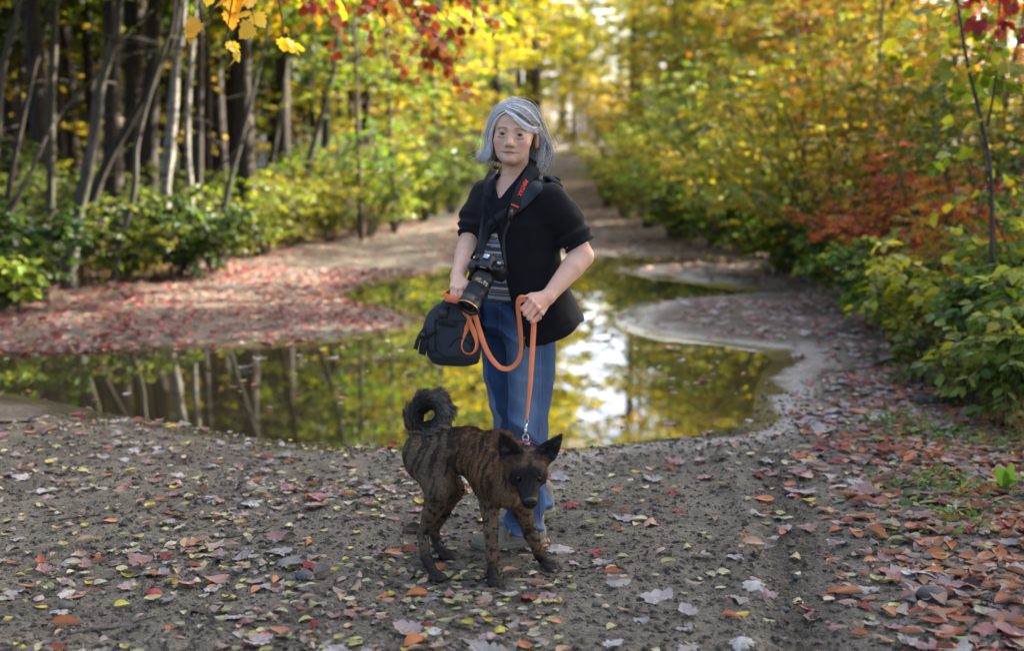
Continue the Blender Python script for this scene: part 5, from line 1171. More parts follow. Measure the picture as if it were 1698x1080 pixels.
# ------------------------------------------------------------------ shirt, with woven stripes that follow its height
SHT = [(.885, .03, 5.175, .165, .126, -34), (.94, .03, 5.178, .156, .120, -32), (1.02, .028, 5.18, .150, .112, -30), (1.10, .025, 5.185, .150, .110, -30), (1.20, .024, 5.185, .158, .110, -30), (1.28, .023, 5.195, .150, .092, -30), (1.32, .022, 5.20, .110, .070, -30)]
def shirt_sdf(p):
    d = d_loft(SHT)(p)-.004*fbm(p*np.array([1, 1, .7]), 13, 2, 41); d = smax(d, .925+.10*(p[:, 0]+.02)+.004*np.sin(p[:, 0]*40)-p[:, 2], .006); return smax(d, p[:, 2]-1.25, .006)
V, F = surface(shirt_sdf, axis_steps([(-.19, .005), (.24,)]), axis_steps([(5.0, .005), (5.36,)]), axis_steps([(.86, .004), (1.33,)]))
zz_ = V[:, 2]+.004*noise(V, 12, 4)
def stripes(z):
    c = np.tile(np.array([.055, .065, .085]), (len(z), 1)); per = .062; u_ = np.mod(z-.925, per)/per
    for a0, a1, cc in ((.0, .20, (.05, .06, .08)), (.20, .36, (.36, .36, .34)), (.36, .42, (.02, .02, .025)), (.42, .60, (.17, .22, .28)), (.60, .66, (.02, .018, .02)), (.66, .72, (.42, .22, .13)), (.72, .78, (.02, .02, .02)), (.78, .94, (.50, .50, .47))): c[(u_ >= a0) & (u_ < a1)] = cc
    return c
put('shirt', V, F, cloth('striped_knit', (1, 1, 1), 350, .9, attr=True), col=stripes(zz_))
# ------------------------------------------------------------------ jeans
def jeans_sdf(p):
    d = d_loft([(.80, .030, 5.18, .150, .128, -38), (.86, .030, 5.18, .155, .128, -38), (.92, .028, 5.18, .152, .118, -36), (.965, .028, 5.18, .148, .112, -34)])(p)
    nl = d_path([HIPN+np.array([.0, 0, -.02]), P(880, 620, 5.09), KNN, P(873, 800, 5.10), P(868, 890, 5.125)], [.096, .083, .071, .072, .074], .01)(p)
    fl = d_path([HIPF+np.array([.0, 0, -.02]), P(836, 620, 5.25), KNF, P(868, 790, 5.36), P(889, 850, 5.43)], [.092, .080, .068, .070, .076], .01)(p)
    d = smin(d, smin(nl, fl, .012), .03)
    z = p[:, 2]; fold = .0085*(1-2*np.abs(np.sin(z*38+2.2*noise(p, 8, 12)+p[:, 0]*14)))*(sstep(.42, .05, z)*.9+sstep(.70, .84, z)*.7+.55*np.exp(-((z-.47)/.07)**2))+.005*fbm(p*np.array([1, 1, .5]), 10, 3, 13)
    d = d-fold; hem = np.where(p[:, 1] > 5.275, .085, .062)+.004*np.sin(p[:, 0]*30); d = smax(d, hem-z, .006); d = smax(d, z-.95, .006)
    return smax(d, -np.minimum(d_cap(P(868, 930, 5.125), P(868, 866, 5.125), .061, .054)(p), d_cap(P(889, 900, 5.43), P(889, 845, 5.43), .062, .055)(p)), .006)
V, F = surface(jeans_sdf, axis_steps([(-.17, .0042), (.23,)]), axis_steps([(4.97, .0045), (5.55,)]), axis_steps([(.02, .0048), (.97,)]))
t = NT('denim'); v = t.obj(); n1 = t.noise(420, 2, .6, v); n2 = t.noise(7, 4, .6, t.scaled(v, (1.6, 1.6, .6))); n3 = t.noise(60, 3, .7, t.scaled(v, (2.2, 2.2, .35)))
c = t.mix(t.ramp(n3, [(.35, 0.0), (.7, .55)]), t.attr('Col'), t.mix(1.0, t.attr('Col'), (1.55, 1.42, 1.28), 'MULTIPLY')); c = t.mix(t.ramp(n2, [(.35, .8), (.6, 0.0)]), c, t.mix(1.0, c, (.62, .66, .72), 'MULTIPLY'))
b = t.principled(Roughness=.88); t.nt.links.new(c, b.inputs['Base Color']); b.inputs['Specular IOR Level'].default_value = .25; t.nt.links.new(t.bump(t.math('ADD', n1, n3), .3, .003), b.inputs['Normal']); M_DENIM = t.m
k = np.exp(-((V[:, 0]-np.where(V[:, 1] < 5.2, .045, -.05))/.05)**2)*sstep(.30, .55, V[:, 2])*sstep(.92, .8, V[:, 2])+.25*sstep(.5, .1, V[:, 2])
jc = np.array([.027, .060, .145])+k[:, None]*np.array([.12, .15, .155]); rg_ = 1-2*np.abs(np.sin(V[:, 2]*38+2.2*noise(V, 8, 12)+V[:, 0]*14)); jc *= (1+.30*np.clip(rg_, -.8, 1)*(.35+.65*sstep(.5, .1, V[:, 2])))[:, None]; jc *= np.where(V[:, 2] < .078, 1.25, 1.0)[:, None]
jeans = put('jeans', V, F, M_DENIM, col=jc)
M_THREAD = plain('stitch_thread', (.10, .16, .26), .8)
def on_surface(sdf, a, y0, y1):
    """walk from the camera side to the first hit of a garment, for seams laid on it"""
    out = []
    for px, py in a:
        ys2 = np.linspace(y0, y1, 160); pts = np.array([P(px, py, y) for y in ys2]); d = sdf(pts); i = np.argmax(d < .0012); out.append(pts[i] if (d < .0012).any() else pts[-1])
    return np.array(out)
g = Geo()
for ln in ([(896, y) for y in range(572, 882, 10)], [(831+k*5, 870+.5*math.sin(k)) for k in range(16)]):
    s_ = on_surface(jeans_sdf, ln, 4.96, 5.3); g.add(*tube(s_, .0011, 4))
for ln in ([(829, y) for y in range(508, 560, 8)], [(836, 552), (842, 556), (850, 557), (858, 555)], [(838, 555), (844, 559), (852, 560)]): s_ = on_surface(jeans_sdf, ln, 4.96, 5.3); g.add(*tube(s_, .0010, 4))
c = link('stitching', g.mesh('stitching', [M_THREAD]), jeans); c.location = -OFF
for nm, ln, wd in (('lapel', [(889, 268), (886, 288), (868, 318), (852, 344), (840, 372), (833, 394)], [.03, .042, .046, .046, .036, .014]), ('lapel', [(818, 281), (811, 296), (810, 314), (814, 338), (821, 362), (823, 378)], [.022, .032, .038, .036, .026, .012])):
    s_ = spline(on_surface(jacket_sdf, ln, 4.9, 5.3)-[0, .005, 0], 24); V, F = ribbon(s_, np.array([.18, -1, .25]), np.interp(np.linspace(0, 1, 24), np.linspace(0, 1, len(wd)), wd), .008); put(nm, V, F, M_JACKET, jacket)
# jacket seams, zip pull
def seam(s_, r):
    g = Geo(); g.add(*tube(s_, r, 5)); c = link('seam', g.mesh('seam', [M_JACKET]), jacket); c.location = -OFF
s_ = on_surface(jacket_sdf, [(846+k*1.6, 497+k*5) for k in range(13)], 4.9, 5.3); seam(s_-[0, .002, 0], .0022); s_ = on_surface(jacket_sdf, [(880+k*3.5, 372+1.2*math.sin(k*.5)) for k in range(12)], 4.9, 5.3); seam(s_, .0022)
s_ = on_surface(jacket_sdf, [(905+k*4, 558-k*1.9) for k in range(16)], 4.9, 5.3); seam(s_, .0018)
g = Geo(); zp = P(869, 570, 4.985); g.add(*tube([zp+[0, 0, .02], zp, zp-[0, 0, .02]], .0035, 6), (.05, .05, .05)); g.add(*ball(zp+[0, -.002, .02], .005, 10, 8), (.12, .12, .12)); c = link('zip_pull', g.mesh('zip_pull', [plain('dark_metal', (1, 1, 1), .35, metal=.8, attr=True)]), jacket); c.location = -OFF
# ------------------------------------------------------------------ shoes
def shoe(heel, toe, label=None):
    heel = np.asarray(heel, float); toe = np.asarray(toe, float); ux = unit(toe-heel); L = np.linalg.norm(toe-heel); uy = np.array([-ux[1], ux[0], 0]); A = np.array([ux, uy, [0, 0, 1]]); k = L/.28
    def up(q):
        d = d_path([(.038, 0, .052), (.12, 0, .050), (.17, 0, .040)], [.036, .038, .036])(q); d = smin(d, d_ell((.212, .004, .036), (.062, .044, .030))(q), .03); d = smin(d, d_cap((.048, 0, .06), (.045, 0, .115), .036, .036)(q), .02); d = smin(d, d_cap((.085, 0, .09), (.14, 0, .072), .020, .018)(q), .02)
        d = smax(d, .020-q[:, 2], .004); return d-.0015*fbm(q, 40, 2, 3)
    def so(q):
        w_ = np.interp(q[:, 0], [0, .02, .06, .12, .20, .25, .28], [.020, .033, .037, .036, .047, .040, .018]); e = np.abs(q[:, 1])-w_; e = np.maximum(e, np.maximum(.002-q[:, 0], q[:, 0]-.278)); lip = np.where((q[:, 2] > .020) & (q[:, 2] < .026), .002, 0); return smax(e-lip, np.abs(q[:, 2]-.017)-.017, .006)
    ax = axis_steps([(-.02, .0035), (.30,)]), axis_steps([(-.065, .0035), (.065,)])
    V, F = surface(up, *ax, axis_steps([(.0, .0035), (.16,)])); s_ = put('shoe', heel+(V*k)@A, F, M_SHOE)
    V, F = surface(so, *ax, axis_steps([(-.006, .0028), (.045,)])); put('sole', heel+(V*k)@A, F, M_SOLE, s_)
    return s_, heel, A, k
z0 = gz(0, 5.12); s_, hl, A, kk = shoe((.128, 5.128, z0-.004), (-.150, 5.100, z0-.004))
W_ = lambda q: hl+(np.asarray(q)*kk)@A
g = Geo()
for i, u_ in enumerate((.100, .122)):                             # two lace loops and the short tan tongue strap
    g.add(*tube(spline([W_((u_, .018, .100-.2*(u_-.1))), W_((u_+.004, .038, .088-.2*(u_-.1))), W_((u_+.016, .046, .070)), W_((u_+.020, .044, .084)), W_((u_+.010, .030, .098))], 14), .0028, 6), (.62, .52, .54))
c = link('laces', g.mesh('laces', [cloth('pale_lace', (1, 1, 1), 400, .9, attr=True)]), s_); c.location = -OFF
g = Geo(); pt = spline([W_((.140, .030, .082)), W_((.146, .041, .070)), W_((.150, .047, .050)), W_((.146, .049, .044))], 12); g.add(*ribbon(pt, np.array([0, -1, .3]), .016, .004), (.20, .15, .095)); c = link('tongue', g.mesh('tongue', [cloth('tan_webbing', (1, 1, 1), 400, .9, attr=True)]), s_); c.location = -OFF
z0 = gz(.1, 5.45); shoe((.158, 5.475, z0-.004), (-.045, 5.285, z0-.004))
# ================================================================== things she carries
def web(name, col, **k): return cloth(name, col, 500, .8, **k)
M_STRAP = web('black_webbing', (.014, .015, .018)); M_PLASTIC = plain('black_plastic', (.012, .012, .013), .42, 300, .12); M_RUBBER = plain('grip_rubber', (.010, .010, .011), .62, 500, .3)
M_GOLD = plain('gold_ring', (.75, .42, .12), .3, metal=.9); M_WHITE = plain('white_marking', (.75, .75, .72), .5); M_REDT = plain('red_lettering', (.75, .045, .030), .6)
t = NT('lens_glass'); b = t.principled(Base_Color=(.006, .006, .009), Roughness=.04); b.inputs['Coat Weight'].default_value = 1.0; M_GLASS = t.m
M_METAL = plain('grey_metal', (.45, .45, .46), .28, metal=.9)
def world_geo(g, name, mats, parent, org, smooth=True): o = link(name, g.mesh(name, mats if isinstance(mats, list) else [mats], smooth), parent); o.location = -np.asarray(org); return o
# ------------------------------------------------------------------ camera hanging at her front
Lb, Lf = P(806, 455, 4.975), P(775.5, 511, 4.885); ca = unit(Lf-Lb); wv_ = unit(P(838, 426, 4.985)-P(779, 440, 4.985)); wv_ = unit(wv_-ca*np.dot(wv_, ca)); tv = np.cross(ca, wv_)
if tv[2] < 0: tv = -tv
cam_o = thing('camera', 'black camera with a long lens hanging on its neck strap', 'camera', P(806, 440, 4.99)); CO = np.array(cam_o.location)
CA = np.array([wv_, ca, tv]); cb = Lb-ca*.030
g = Geo(); g.add(*box_geo(cb, CA, (.120, .052, .078), .28)); g.add(*box_geo(cb-wv_*.050+ca*.022, CA, (.032, .040, .074), .45)); body_c = world_geo(g, 'camera_body', M_PLASTIC, cam_o, CO)
g = Geo(); pr = np.array([(-.030, -.020, 0), (.030, -.020, 0), (.034, .034, -.004), (-.034, .034, -.004), (-.016, -.018, .026), (.016, -.018, .026), (.020, .036, .018), (-.020, .036, .018)])
g.add(cb+tv*.038+pr@CA, [np.array([[0, 3, 2, 1], [4, 5, 6, 7], [0, 1, 5, 4], [1, 2, 6, 5], [2, 3, 7, 6], [3, 0, 4, 7]])]); o = world_geo(g, 'viewfinder_hump', M_PLASTIC, cam_o, CO, False); m_ = o.modifiers.new('bevel', 'BEVEL'); m_.width = .004; m_.segments = 2
g = Geo()
for dx, r_, h in ((.047, .0145, .011), (-.046, .010, .008), (-.028, .005, .006)): g.add(*lathe([(0, r_), (h*.8, r_), (h, r_*.85), (h, 0)], cb+wv_*dx+tv*.038, tv, 20))
world_geo(g, 'dial', M_PLASTIC, cam_o, CO)
g = Geo(); g.add(*box_geo(cb+tv*.066+ca*.0, CA, (.020, .018, .003), .2)); world_geo(g, 'flash_shoe', M_METAL, cam_o, CO)
g = Geo()
for k, (dx, dz, w2) in enumerate([(.044, .0012, .003), (.049, .0012, .0015), (.053, .0012, .0015), (-.050, .0, .004)]): g.add(*box_geo(cb+wv_*dx+tv*(.0495 if dx > 0 else .047)+ca*.003, CA, (w2, .008, .0006), .1))
for dx in (-.009, -.003, .003, .009): g.add(*box_geo(cb+wv_*dx+tv*.0475+ca*.0361, CA, (.004, .0006, .006), .1))
world_geo(g, 'marking', M_WHITE, cam_o, CO)
LL = np.linalg.norm(Lf-Lb); k = LL/.155
lens = world_geo((lambda g: (g.add(*lathe([(a*k, r_) for a, r_ in [(-.006, .030), (0, .033), (.012, .034), (.014, .0365), (.040, .0365), (.042, .0345), (.060, .0345), (.062, .0375), (.112, .0385), (.114, .0365), (.120, .0365), (.122, .0395), (.150, .0405), (.155, .0395), (.155, .034), (.140, .032)]], Lb, ca, 36)), g)[1])(Geo()), 'lens', M_PLASTIC, cam_o, CO)
g = Geo()
for a in np.arange(.066, .111, .0042): g.add(*lathe([((a-.0012)*k, .0378), (a*k, .0398), ((a+.0016)*k, .0378)], Lb, ca, 36))
world_geo(g, 'focus_ring', M_RUBBER, lens, (0, 0, 0))
g = Geo()
for a in np.arange(.017, .038, .004): g.add(*lathe([((a-.0012)*k, .0363), (a*k, .0378), ((a+.0014)*k, .0363)], Lb, ca, 36))
world_geo(g, 'zoom_ring', M_RUBBER, lens, (0, 0, 0))
g = Geo(); g.add(*lathe([(.1515*k, .0408), (.1530*k, .0413), (.1550*k, .0406)], Lb, ca, 40)); world_geo(g, 'gold_ring', M_GOLD, lens, (0, 0, 0))
g = Geo(); g.add(*lathe([(.146*k, .0335), (.149*k, .022), (.1505*k, .010), (.151*k, .0)], Lb, ca, 32)); world_geo(g, 'front_glass', M_GLASS, lens, (0, 0, 0))
# markings on the barrel: gold framed plate, distance window bars and index ticks
def on_barrel(a, ang, r_): fr = unit(-np.array([0, 1.0, 0])+ca*ca[1]); sd = np.cross(ca, fr); n_ = fr*cos(ang)+sd*sin(ang); return Lb+ca*a*k+n_*r_, n_, np.cross(ca, n_)
g = Geo(); gw = Geo()
for a0, a1, b0, b1 in ((.0430, .0440, .25, .85), (.0560, .0570, .25, .85), (.0430, .0570, .25, .28), (.0430, .0570, .82, .85)):
    for ang in np.arange(b0, b1-.001, .06 if b1-b0 > .1 else .03):
        p_, n_, s_ = on_barrel((a0+a1)/2, ang+.03, .0348); g.add(*box_geo(p_, np.array([s_, ca, n_]), ((.0022 if b1-b0 > .1 else .001), (a1-a0)*k, .0006), .1))
for a0, ang, w2, h2 in ((.050, .42, .002, .005), (.050, .52, .003, .005), (.050, .63, .002, .005), (.050, .72, .003, .005)): p_, n_, s_ = on_barrel(a0, ang, .0348); g.add(*box_geo(p_, np.array([s_, ca, n_]), (w2, h2, .0006), .1))
world_geo(g, 'gold_plate', M_GOLD, lens, (0, 0, 0))
for a0, ang, w2, h2 in ((.050, -.55, .0016, .010), (.050, -.42, .004, .0016), (.050, -.28, .0016, .011), (.050, -.16, .0016, .011), (.0175, .3, .001, .004), (.0590, .3, .006, .0012), (.0590, .05, .006, .0012), (.0590, -.2, .006, .0012), (.0590, -.5, .006, .0012)): p_, n_, s_ = on_barrel(a0, ang, .0350); gw.add(*box_geo(p_, np.array([s_, ca, n_]), (w2, h2, .0006), .1))
world_geo(gw, 'marking', M_WHITE, lens, (0, 0, 0))
# neck strap: wide padded part on her left, thin ends to the camera
def lay(line, lift, y0=4.86, sdf=None):
    return on_surface(sdf or jacket_sdf, line, y0, 5.35)-np.array([0, lift, 0])
sp = spline(lay([(886, 256), (885, 276), (876, 292), (864, 316), (853, 343)], .026), 26); nst = np.array([.25, -1, .3])
V, F = ribbon(sp, nst, np.interp(np.linspace(0, 1, 26), [0, .85, 1], [.044, .044, .034]), .005); strap = put('strap', V, F, M_STRAP, cam_o, off=CO)
e1 = sp[-1]; cr_ = cb+wv_*.067+tv*.026
V, F = ribbon(spline([e1, P(845, 366, 5.00), P(835, 396, 4.985), cr_], 20), nst, np.interp(np.linspace(0, 1, 20), [0, .12, .2, 1], [.030, .026, .012, .011]), .004); put('strap_end', V, F, M_STRAP, cam_o, off=CO)
V, F = ribbon(spline([e1+[-.004, -.004, -.012], P(848, 352, 4.99), P(846, 364, 4.995)], 8), nst, [.022]*4+[.018]*4, .010); put('strap_buckle', V, F, M_PLASTIC, cam_o, off=CO)
V, F = ribbon(spline([sp[-1]+(sp[-3]-sp[-1])*.42-[0, .0042, 0], sp[-1]+(sp[-3]-sp[-1])*.12-[0, .0042, 0]], 5), nst, .030, .0035); put('red_tab', V, F, M_REDT, cam_o, off=CO)
sl2 = spline(lay([(819, 282), (812, 305), (806, 335), (799, 372)], .010), 18); cl_ = cb-wv_*.067+tv*.026
V, F = ribbon(spline(list(sl2[::4])+[P(793, 405, 4.99), cl_], 26), np.array([-.1, -1, .2]), np.interp(np.linspace(0, 1, 26), [0, .5, .6, 1], [.036, .034, .012, .011]), .004); put('strap', V, F, M_STRAP, cam_o, off=CO)
# red lettering along the strap, reading downward
from mathutils import Matrix
cu = bpy.data.curves.new('lettering', 'FONT'); cu.body = 'PENTAX'; cu.size = .0195; cu.extrude = .0004; cu.align_x = 'CENTER'; cu.align_y = 'CENTER'; cu.space_character = 1.0; cu.offset = .0006
tmp = bpy.data.objects.new('lettering', cu); COL.objects.link(tmp); dg = bpy.context.evaluated_depsgraph_get(); me = bpy.data.meshes.new_from_object(tmp.evaluated_get(dg)); bpy.data.objects.remove(tmp)
me.materials.clear(); me.materials.append(M_REDT); co = np.empty(len(me.vertices)*3, np.float32); me.vertices.foreach_get('co', co); co = co.reshape(-1, 3)
i0 = 17.6; dn = unit(sp[22]-sp[13]); nn_ = unit(nst-dn*np.dot(nst, dn)); upv = np.cross(nn_, dn); 
ar = np.clip(i0+co[:, 0]/np.linalg.norm(sp[18]-sp[17]), 0, 25); ii = np.minimum(ar.astype(int), 24); pc = sp[ii]+(sp[ii+1]-sp[ii])*(ar-ii)[:, None]
W2 = pc+upv*(co[:, 1:2]*1.0)+nn_*(.0040+co[:, 2:3]); me.vertices.foreach_set('co', (W2-CO).astype(np.float32).ravel()); me.update(); link('lettering', me, cam_o)
# ------------------------------------------------------------------ shoulder bag
BO = P(746, 600, 5.0); bag = thing('shoulder_bag', 'dark grey padded camera bag hanging at her right hip', 'bag', BO)
M_BAG = cloth('grey_ballistic_nylon', (.030, .034, .042), 600, .8, bump=.35); M_BAGD = cloth('dark_bag_trim', (.012, .013, .016), 500, .7)
bz = lambda py: P(745, py, 5.0)[2]
def bx_(px, py): return P(px, py, 5.0)[0]
BK = []
for py, l, r_ in ((608, 727, 780), (603, 716, 793), (590, 709, 796), (565, 705, 796), (540, 706, 795), (518, 715, 790), (506, 727, 782), (500, 738, 770)):
    BK.append((bz(py), (bx_(l, py)+bx_(r_, py))/2, 5.02, (bx_(r_, py)-bx_(l, py))/2, .068 if 520 < py < 603 else .052, -12))
def bag_sdf(p): return d_loft(BK, 2.9)(p)-.003*fbm(p, 13, 2, 71)
bxx = axis_steps([(-.40, .004), (-.05,)]); bzz = axis_steps([(bz(625), .004), (bz(485),)])
V, F = surface(lambda p: smax(bag_sdf(p), bz(608)+.002-p[:, 2], .010), bxx, axis_steps([(4.90, .004), (5.12,)]), bzz); put('bag_body', V, F, M_BAG, bag, off=BO)
def flap_sdf(p):
    d = np.abs(bag_sdf(p)-.004)-.0035; x = p[:, 0]; z = p[:, 2]
    lim_ = bz(548)-.9*np.clip(x-bx_(735, 540), -.2, .03)-.0*z; lim_ = np.where(x < bx_(722, 540), bz(582), np.maximum(lim_, bz(530))); return smax(d, lim_-z, .004)
V, F = surface(flap_sdf, axis_steps([(-.42, .0032), (-.04,)]), axis_steps([(4.89, .0035), (5.13,)]), axis_steps([(bz(600), .0032), (bz(484),)])); put('flap', V, F, M_BAG, bag, off=BO)
bs = lambda line, lift=.004: on_surface(lambda p: np.minimum(bag_sdf(p), 9), line, 4.86, 5.1)-np.array([0, lift, 0])
g = Geo(); V, F = ribbon(spline(bs([(742, 508), (738, 522), (737, 534)], .010), 10), np.array([0, -1, .3]), .020, .004); g.add(V, F); V, F = ribbon(spline(bs([(728, 532), (742, 535), (756, 537)], .010), 10), np.array([0, -1, .1]), .022, .005); g.add(V, F); V, F = ribbon(spline(bs([(709, 562), (716, 553), (724, 548)], .010), 10), np.array([-.2, -1, 0]), .012, .005); g.add(V, F)
V, F = ribbon(spline([P(706, 545, 4.985), P(699, 553, 4.975), P(693, 565, 4.97), P(689, 579, 4.975)], 12), np.array([-.5, -1, .2]), .018, .006); g.add(V, F)
V, F = ribbon(spline([P(706, 556, 4.985), P(702, 572, 4.972), P(700, 588, 4.975)], 12), np.array([-.5, -1, .1]), .030, .006); g.add(V, F)
world_geo(g, 'webbing', M_BAGD, bag, BO)
g = Geo()
for line in ([(718, 575), (735, 590), (760, 592), (790, 588)], [(745, 575), (762, 560), (782, 572)]): g.add(*tube(spline(bs(line, .0015), 20), .0022, 5))
world_geo(g, 'piping', M_BAGD, bag, BO)
g = Geo(); g.add(*box_geo(bs([(735, 520)], .014)[0], np.eye(3), (.030, .008, .030), .3)); g.add(*box_geo(bs([(698, 557)], 0)[0]*0+P(700, 556, 4.965), np.eye(3), (.022, .008, .014), .3)); world_geo(g, 'buckle', M_PLASTIC, bag, BO)
# its padded strap over her left shoulder and across the front
sw = np.vstack([[P(926, 328, 5.20), P(926, 306, 5.165), P(918, 297, 5.13)], lay([(908, 297), (893, 307), (877, 322), (862, 338), (846, 350)], .012)])
sn = np.array([np.interp(np.linspace(0, 1, 30), [0, .15, .3, .45, 1], k_) for k_ in ([.8, .6, .35, .25, .25], [-.1, -.2, -.45, -.8, -.9], [.5, .8, .9, .8, .5])]).T
V, F = ribbon(spline(sw, 30), sn, np.interp(np.linspace(0, 1, 30), [0, .7, 1], [.052, .052, .040]), .010); put('shoulder_pad', V, F, cloth('grey_padding', (.030, .036, .045), 300, .85), bag, off=BO)
V, F = ribbon(spline(list(lay([(846, 350), (826, 362), (806, 384)], .006))+[P(796, 415, 5.06), P(786, 455, 5.04), P(772, 485, 5.03), P(760, 508, 5.015)], 30), np.array([0, -1, .3]), .034, .004); put('strap', V, F, M_BAGD, bag, off=BO)
# ------------------------------------------------------------------ orange leash
LO = P(880, 540, 4.93); leash = thing('leash', 'flat orange dog leash looped between both hands down to the collar', 'leash', LO)
t = NT('orange_webbing'); v = t.obj(); n1 = t.noise(700, 2, .6, v); n2 = t.noise(30, 3, .6, v); c = t.mix(n2, (.66, .155, .045, 1), (.80, .24, .085, 1)); b = t.principled(Roughness=.62); t.nt.links.new(c, b.inputs['Base Color']); t.nt.links.new(t.bump(n1, .4, .002), b.inputs['Normal']); M_ORANGE = t.m
gl = Geo()
def band(pts, nrm, width=.0185, n=40, th=.0026):
    q = np.array([P(*k) for k in pts]); nr = np.array(nrm, float); nn2 = nr if nr.ndim == 1 else np.array([np.interp(np.linspace(0, 1, n), np.linspace(0, 1, len(nr)), nr[:, i]) for i in range(3)]).T
    V, F = ribbon(spline(q, n), nn2, width, th); gl.add(V, F)
band([(768, 496, 4.985), (766, 499, 4.925), (752, 496, 4.914), (741, 494, 4.926), (737, 491, 4.955), (744, 487, 4.99), (757, 486, 5.01)], [(0, -1, 0), (.2, -1, .1), (0, -1, .15), (-.5, -1, .1), (-1, -.1, .1), (-.4, 1, .2), (0, 1, .2)], .027)
band([(763, 500, 4.93), (768, 513, 4.945), (775, 526, 4.95), (781, 540, 4.948), (788, 556, 4.945), (791, 570, 4.945), (787, 583, 4.943), (778, 588, 4.942), (768, 584, 4.945), (764, 572, 4.948), (768, 556, 4.95), (776, 540, 4.953), (780, 524, 4.955)],
     [(-.2, -1, .2), (-.5, -1, 0), (-.6, -.9, 0), (-.3, -1, 0), (.4, -1, 0), (.9, -.6, 0), (.5, -.5, -.8), (0, -.5, -1), (-.5, -.5, -.8), (-.9, -.6, 0), (-.4, -1, 0), (.2, -1, 0), (.4, -1, 0)], .019, 60)
band([(781, 512, 4.96), (788, 524, 4.955), (794, 545, 4.95), (803, 572, 4.945), (815, 595, 4.94), (830, 610, 4.938), (846, 611, 4.938), (859, 599, 4.936), (864, 578, 4.934), (863, 550, 4.93), (860, 522, 4.925), (859, 507, 4.92), (861, 495, 4.918), (868, 491, 4.92), (876, 494, 4.935), (880, 505, 4.945)],
     [(.3, -1, .2), (.3, -1, 0), (.3, -1, 0), (.35, -1, .1), (.4, -1, .3), (.2, -.8, .6), (-.1, -.8, .6), (-.6, -.7, .4), (-.8, -.8, .1), (-.6, -1, 0), (-.6, -1, 0), (-.5, -1, .2), (-.2, -.6, 1), (.2, -.3, 1), (.4, .3, .8), (1, .2, .2)], .0195, 80)
band([(882, 518, 4.940), (885, 534, 4.935), (884, 560, 4.91), (881.5, 600, 4.87), (879, 640, 4.83), (875.5, 675, 4.795), (873, 697, 4.775)], [(0, -1, .1), (0, -1, .1), (-.1, -1, .1), (-.25, -1, .1), (-.6, -.9, .1), (-.9, -.7, 0), (-1, -.5, 0)], .0185, 50)
world_geo(gl, 'strap', M_ORANGE, leash, LO)
g = Geo(); c0 = P(873, 698, 4.773); c1 = P(871, 714, 4.762); c2 = P(871.5, 727, 4.75)
g.add(*tube(spline([c0+[-.007, 0, -.003], c0+[0, 0, .006], c0+[.007, 0, -.003], c0+[0, 0, -.010], c0+[-.007, 0, -.003]], 18), .0020, 6)); g.add(*tube([c0-[0, 0, .009], c1], .0042, 10)); g.add(*ball(c1, (.006,)*3, 12, 8))
th = np.linspace(.4, 2*pi+.1, 18); g.add(*tube(c2+np.column_stack([.0095*np.sin(th), .002*np.cos(th), .0135*np.cos(th)]), .0023, 6)); g.add(*tube([c1, c1+(c2-c1)*.35], .0034, 8)); world_geo(g, 'snap_hook', M_METAL, leash, LO)
# ================================================================== the dog
DZ = lambda px, py: P(px, py, 4.8)
def dp(px, py, Y): return P(px, py, Y)
def paw_at(px, py): q = G(px, py, .012); q[2] = gz(q[0], q[1]); return q
# joints, from the photograph; every paw stands on the ground
PH, PF = paw_at(722, 962), paw_at(738, 926)                       # near hind, far hind (ball of the paw)
FL, FR = paw_at(821, 971), paw_at(911, 945)                       # front paw under the shoulder, front paw stepping aside
PELV, RIB, CHEST = dp(712, 748, 4.96), dp(776, 748, 4.90), dp(826, 778, 4.82)
HD = dp(874.5, 780, 4.66)                                           # skull centre
yw, pt, rl = R(5), R(27), R(-3)                                  # turned a little to its left, muzzle dipped
fy = np.array([sin(yw)*cos(pt), -cos(yw)*cos(pt), -sin(pt)]); fx = unit(np.cross(fy, [0, 0, 1.0]))*-1.0
fz = np.cross(fx, fy); fz = fz if fz[2] > 0 else -fz
if fx[0] < 0: fx = -fx
fx, fz = fx*cos(rl)-fz*sin(rl)*-1.0, fz*cos(rl)-fx*sin(rl)
fx = unit(fx); fz = unit(fz-fx*np.dot(fx, fz)); RD = np.array([fx, fy, fz])    # x to the right of the picture, y along the muzzle, z up the brow
def DW(q): return HD+np.asarray(q, float)@RD
def to_d(p): return (p-HD)@RD.T
EAR = [((-.048, -.018, .036), (-.078, -.020, .088), (-.104, -.010, .152)), ((.045, -.018, .038), (.072, -.020, .090), (.102, -.010, .150))]
TAILP = [dp(700, 735, 4.99), dp(688, 712, 5.00), dp(686, 686, 4.995), dp(702, 667, 4.985), dp(724, 664, 4.975), dp(737, 681, 4.965), dp(732, 702, 4.955), dp(716, 711, 4.95), dp(704, 708, 4.945)]
TAILR = [.031, .026, .023, .025, .026, .026, .024, .021, .012]
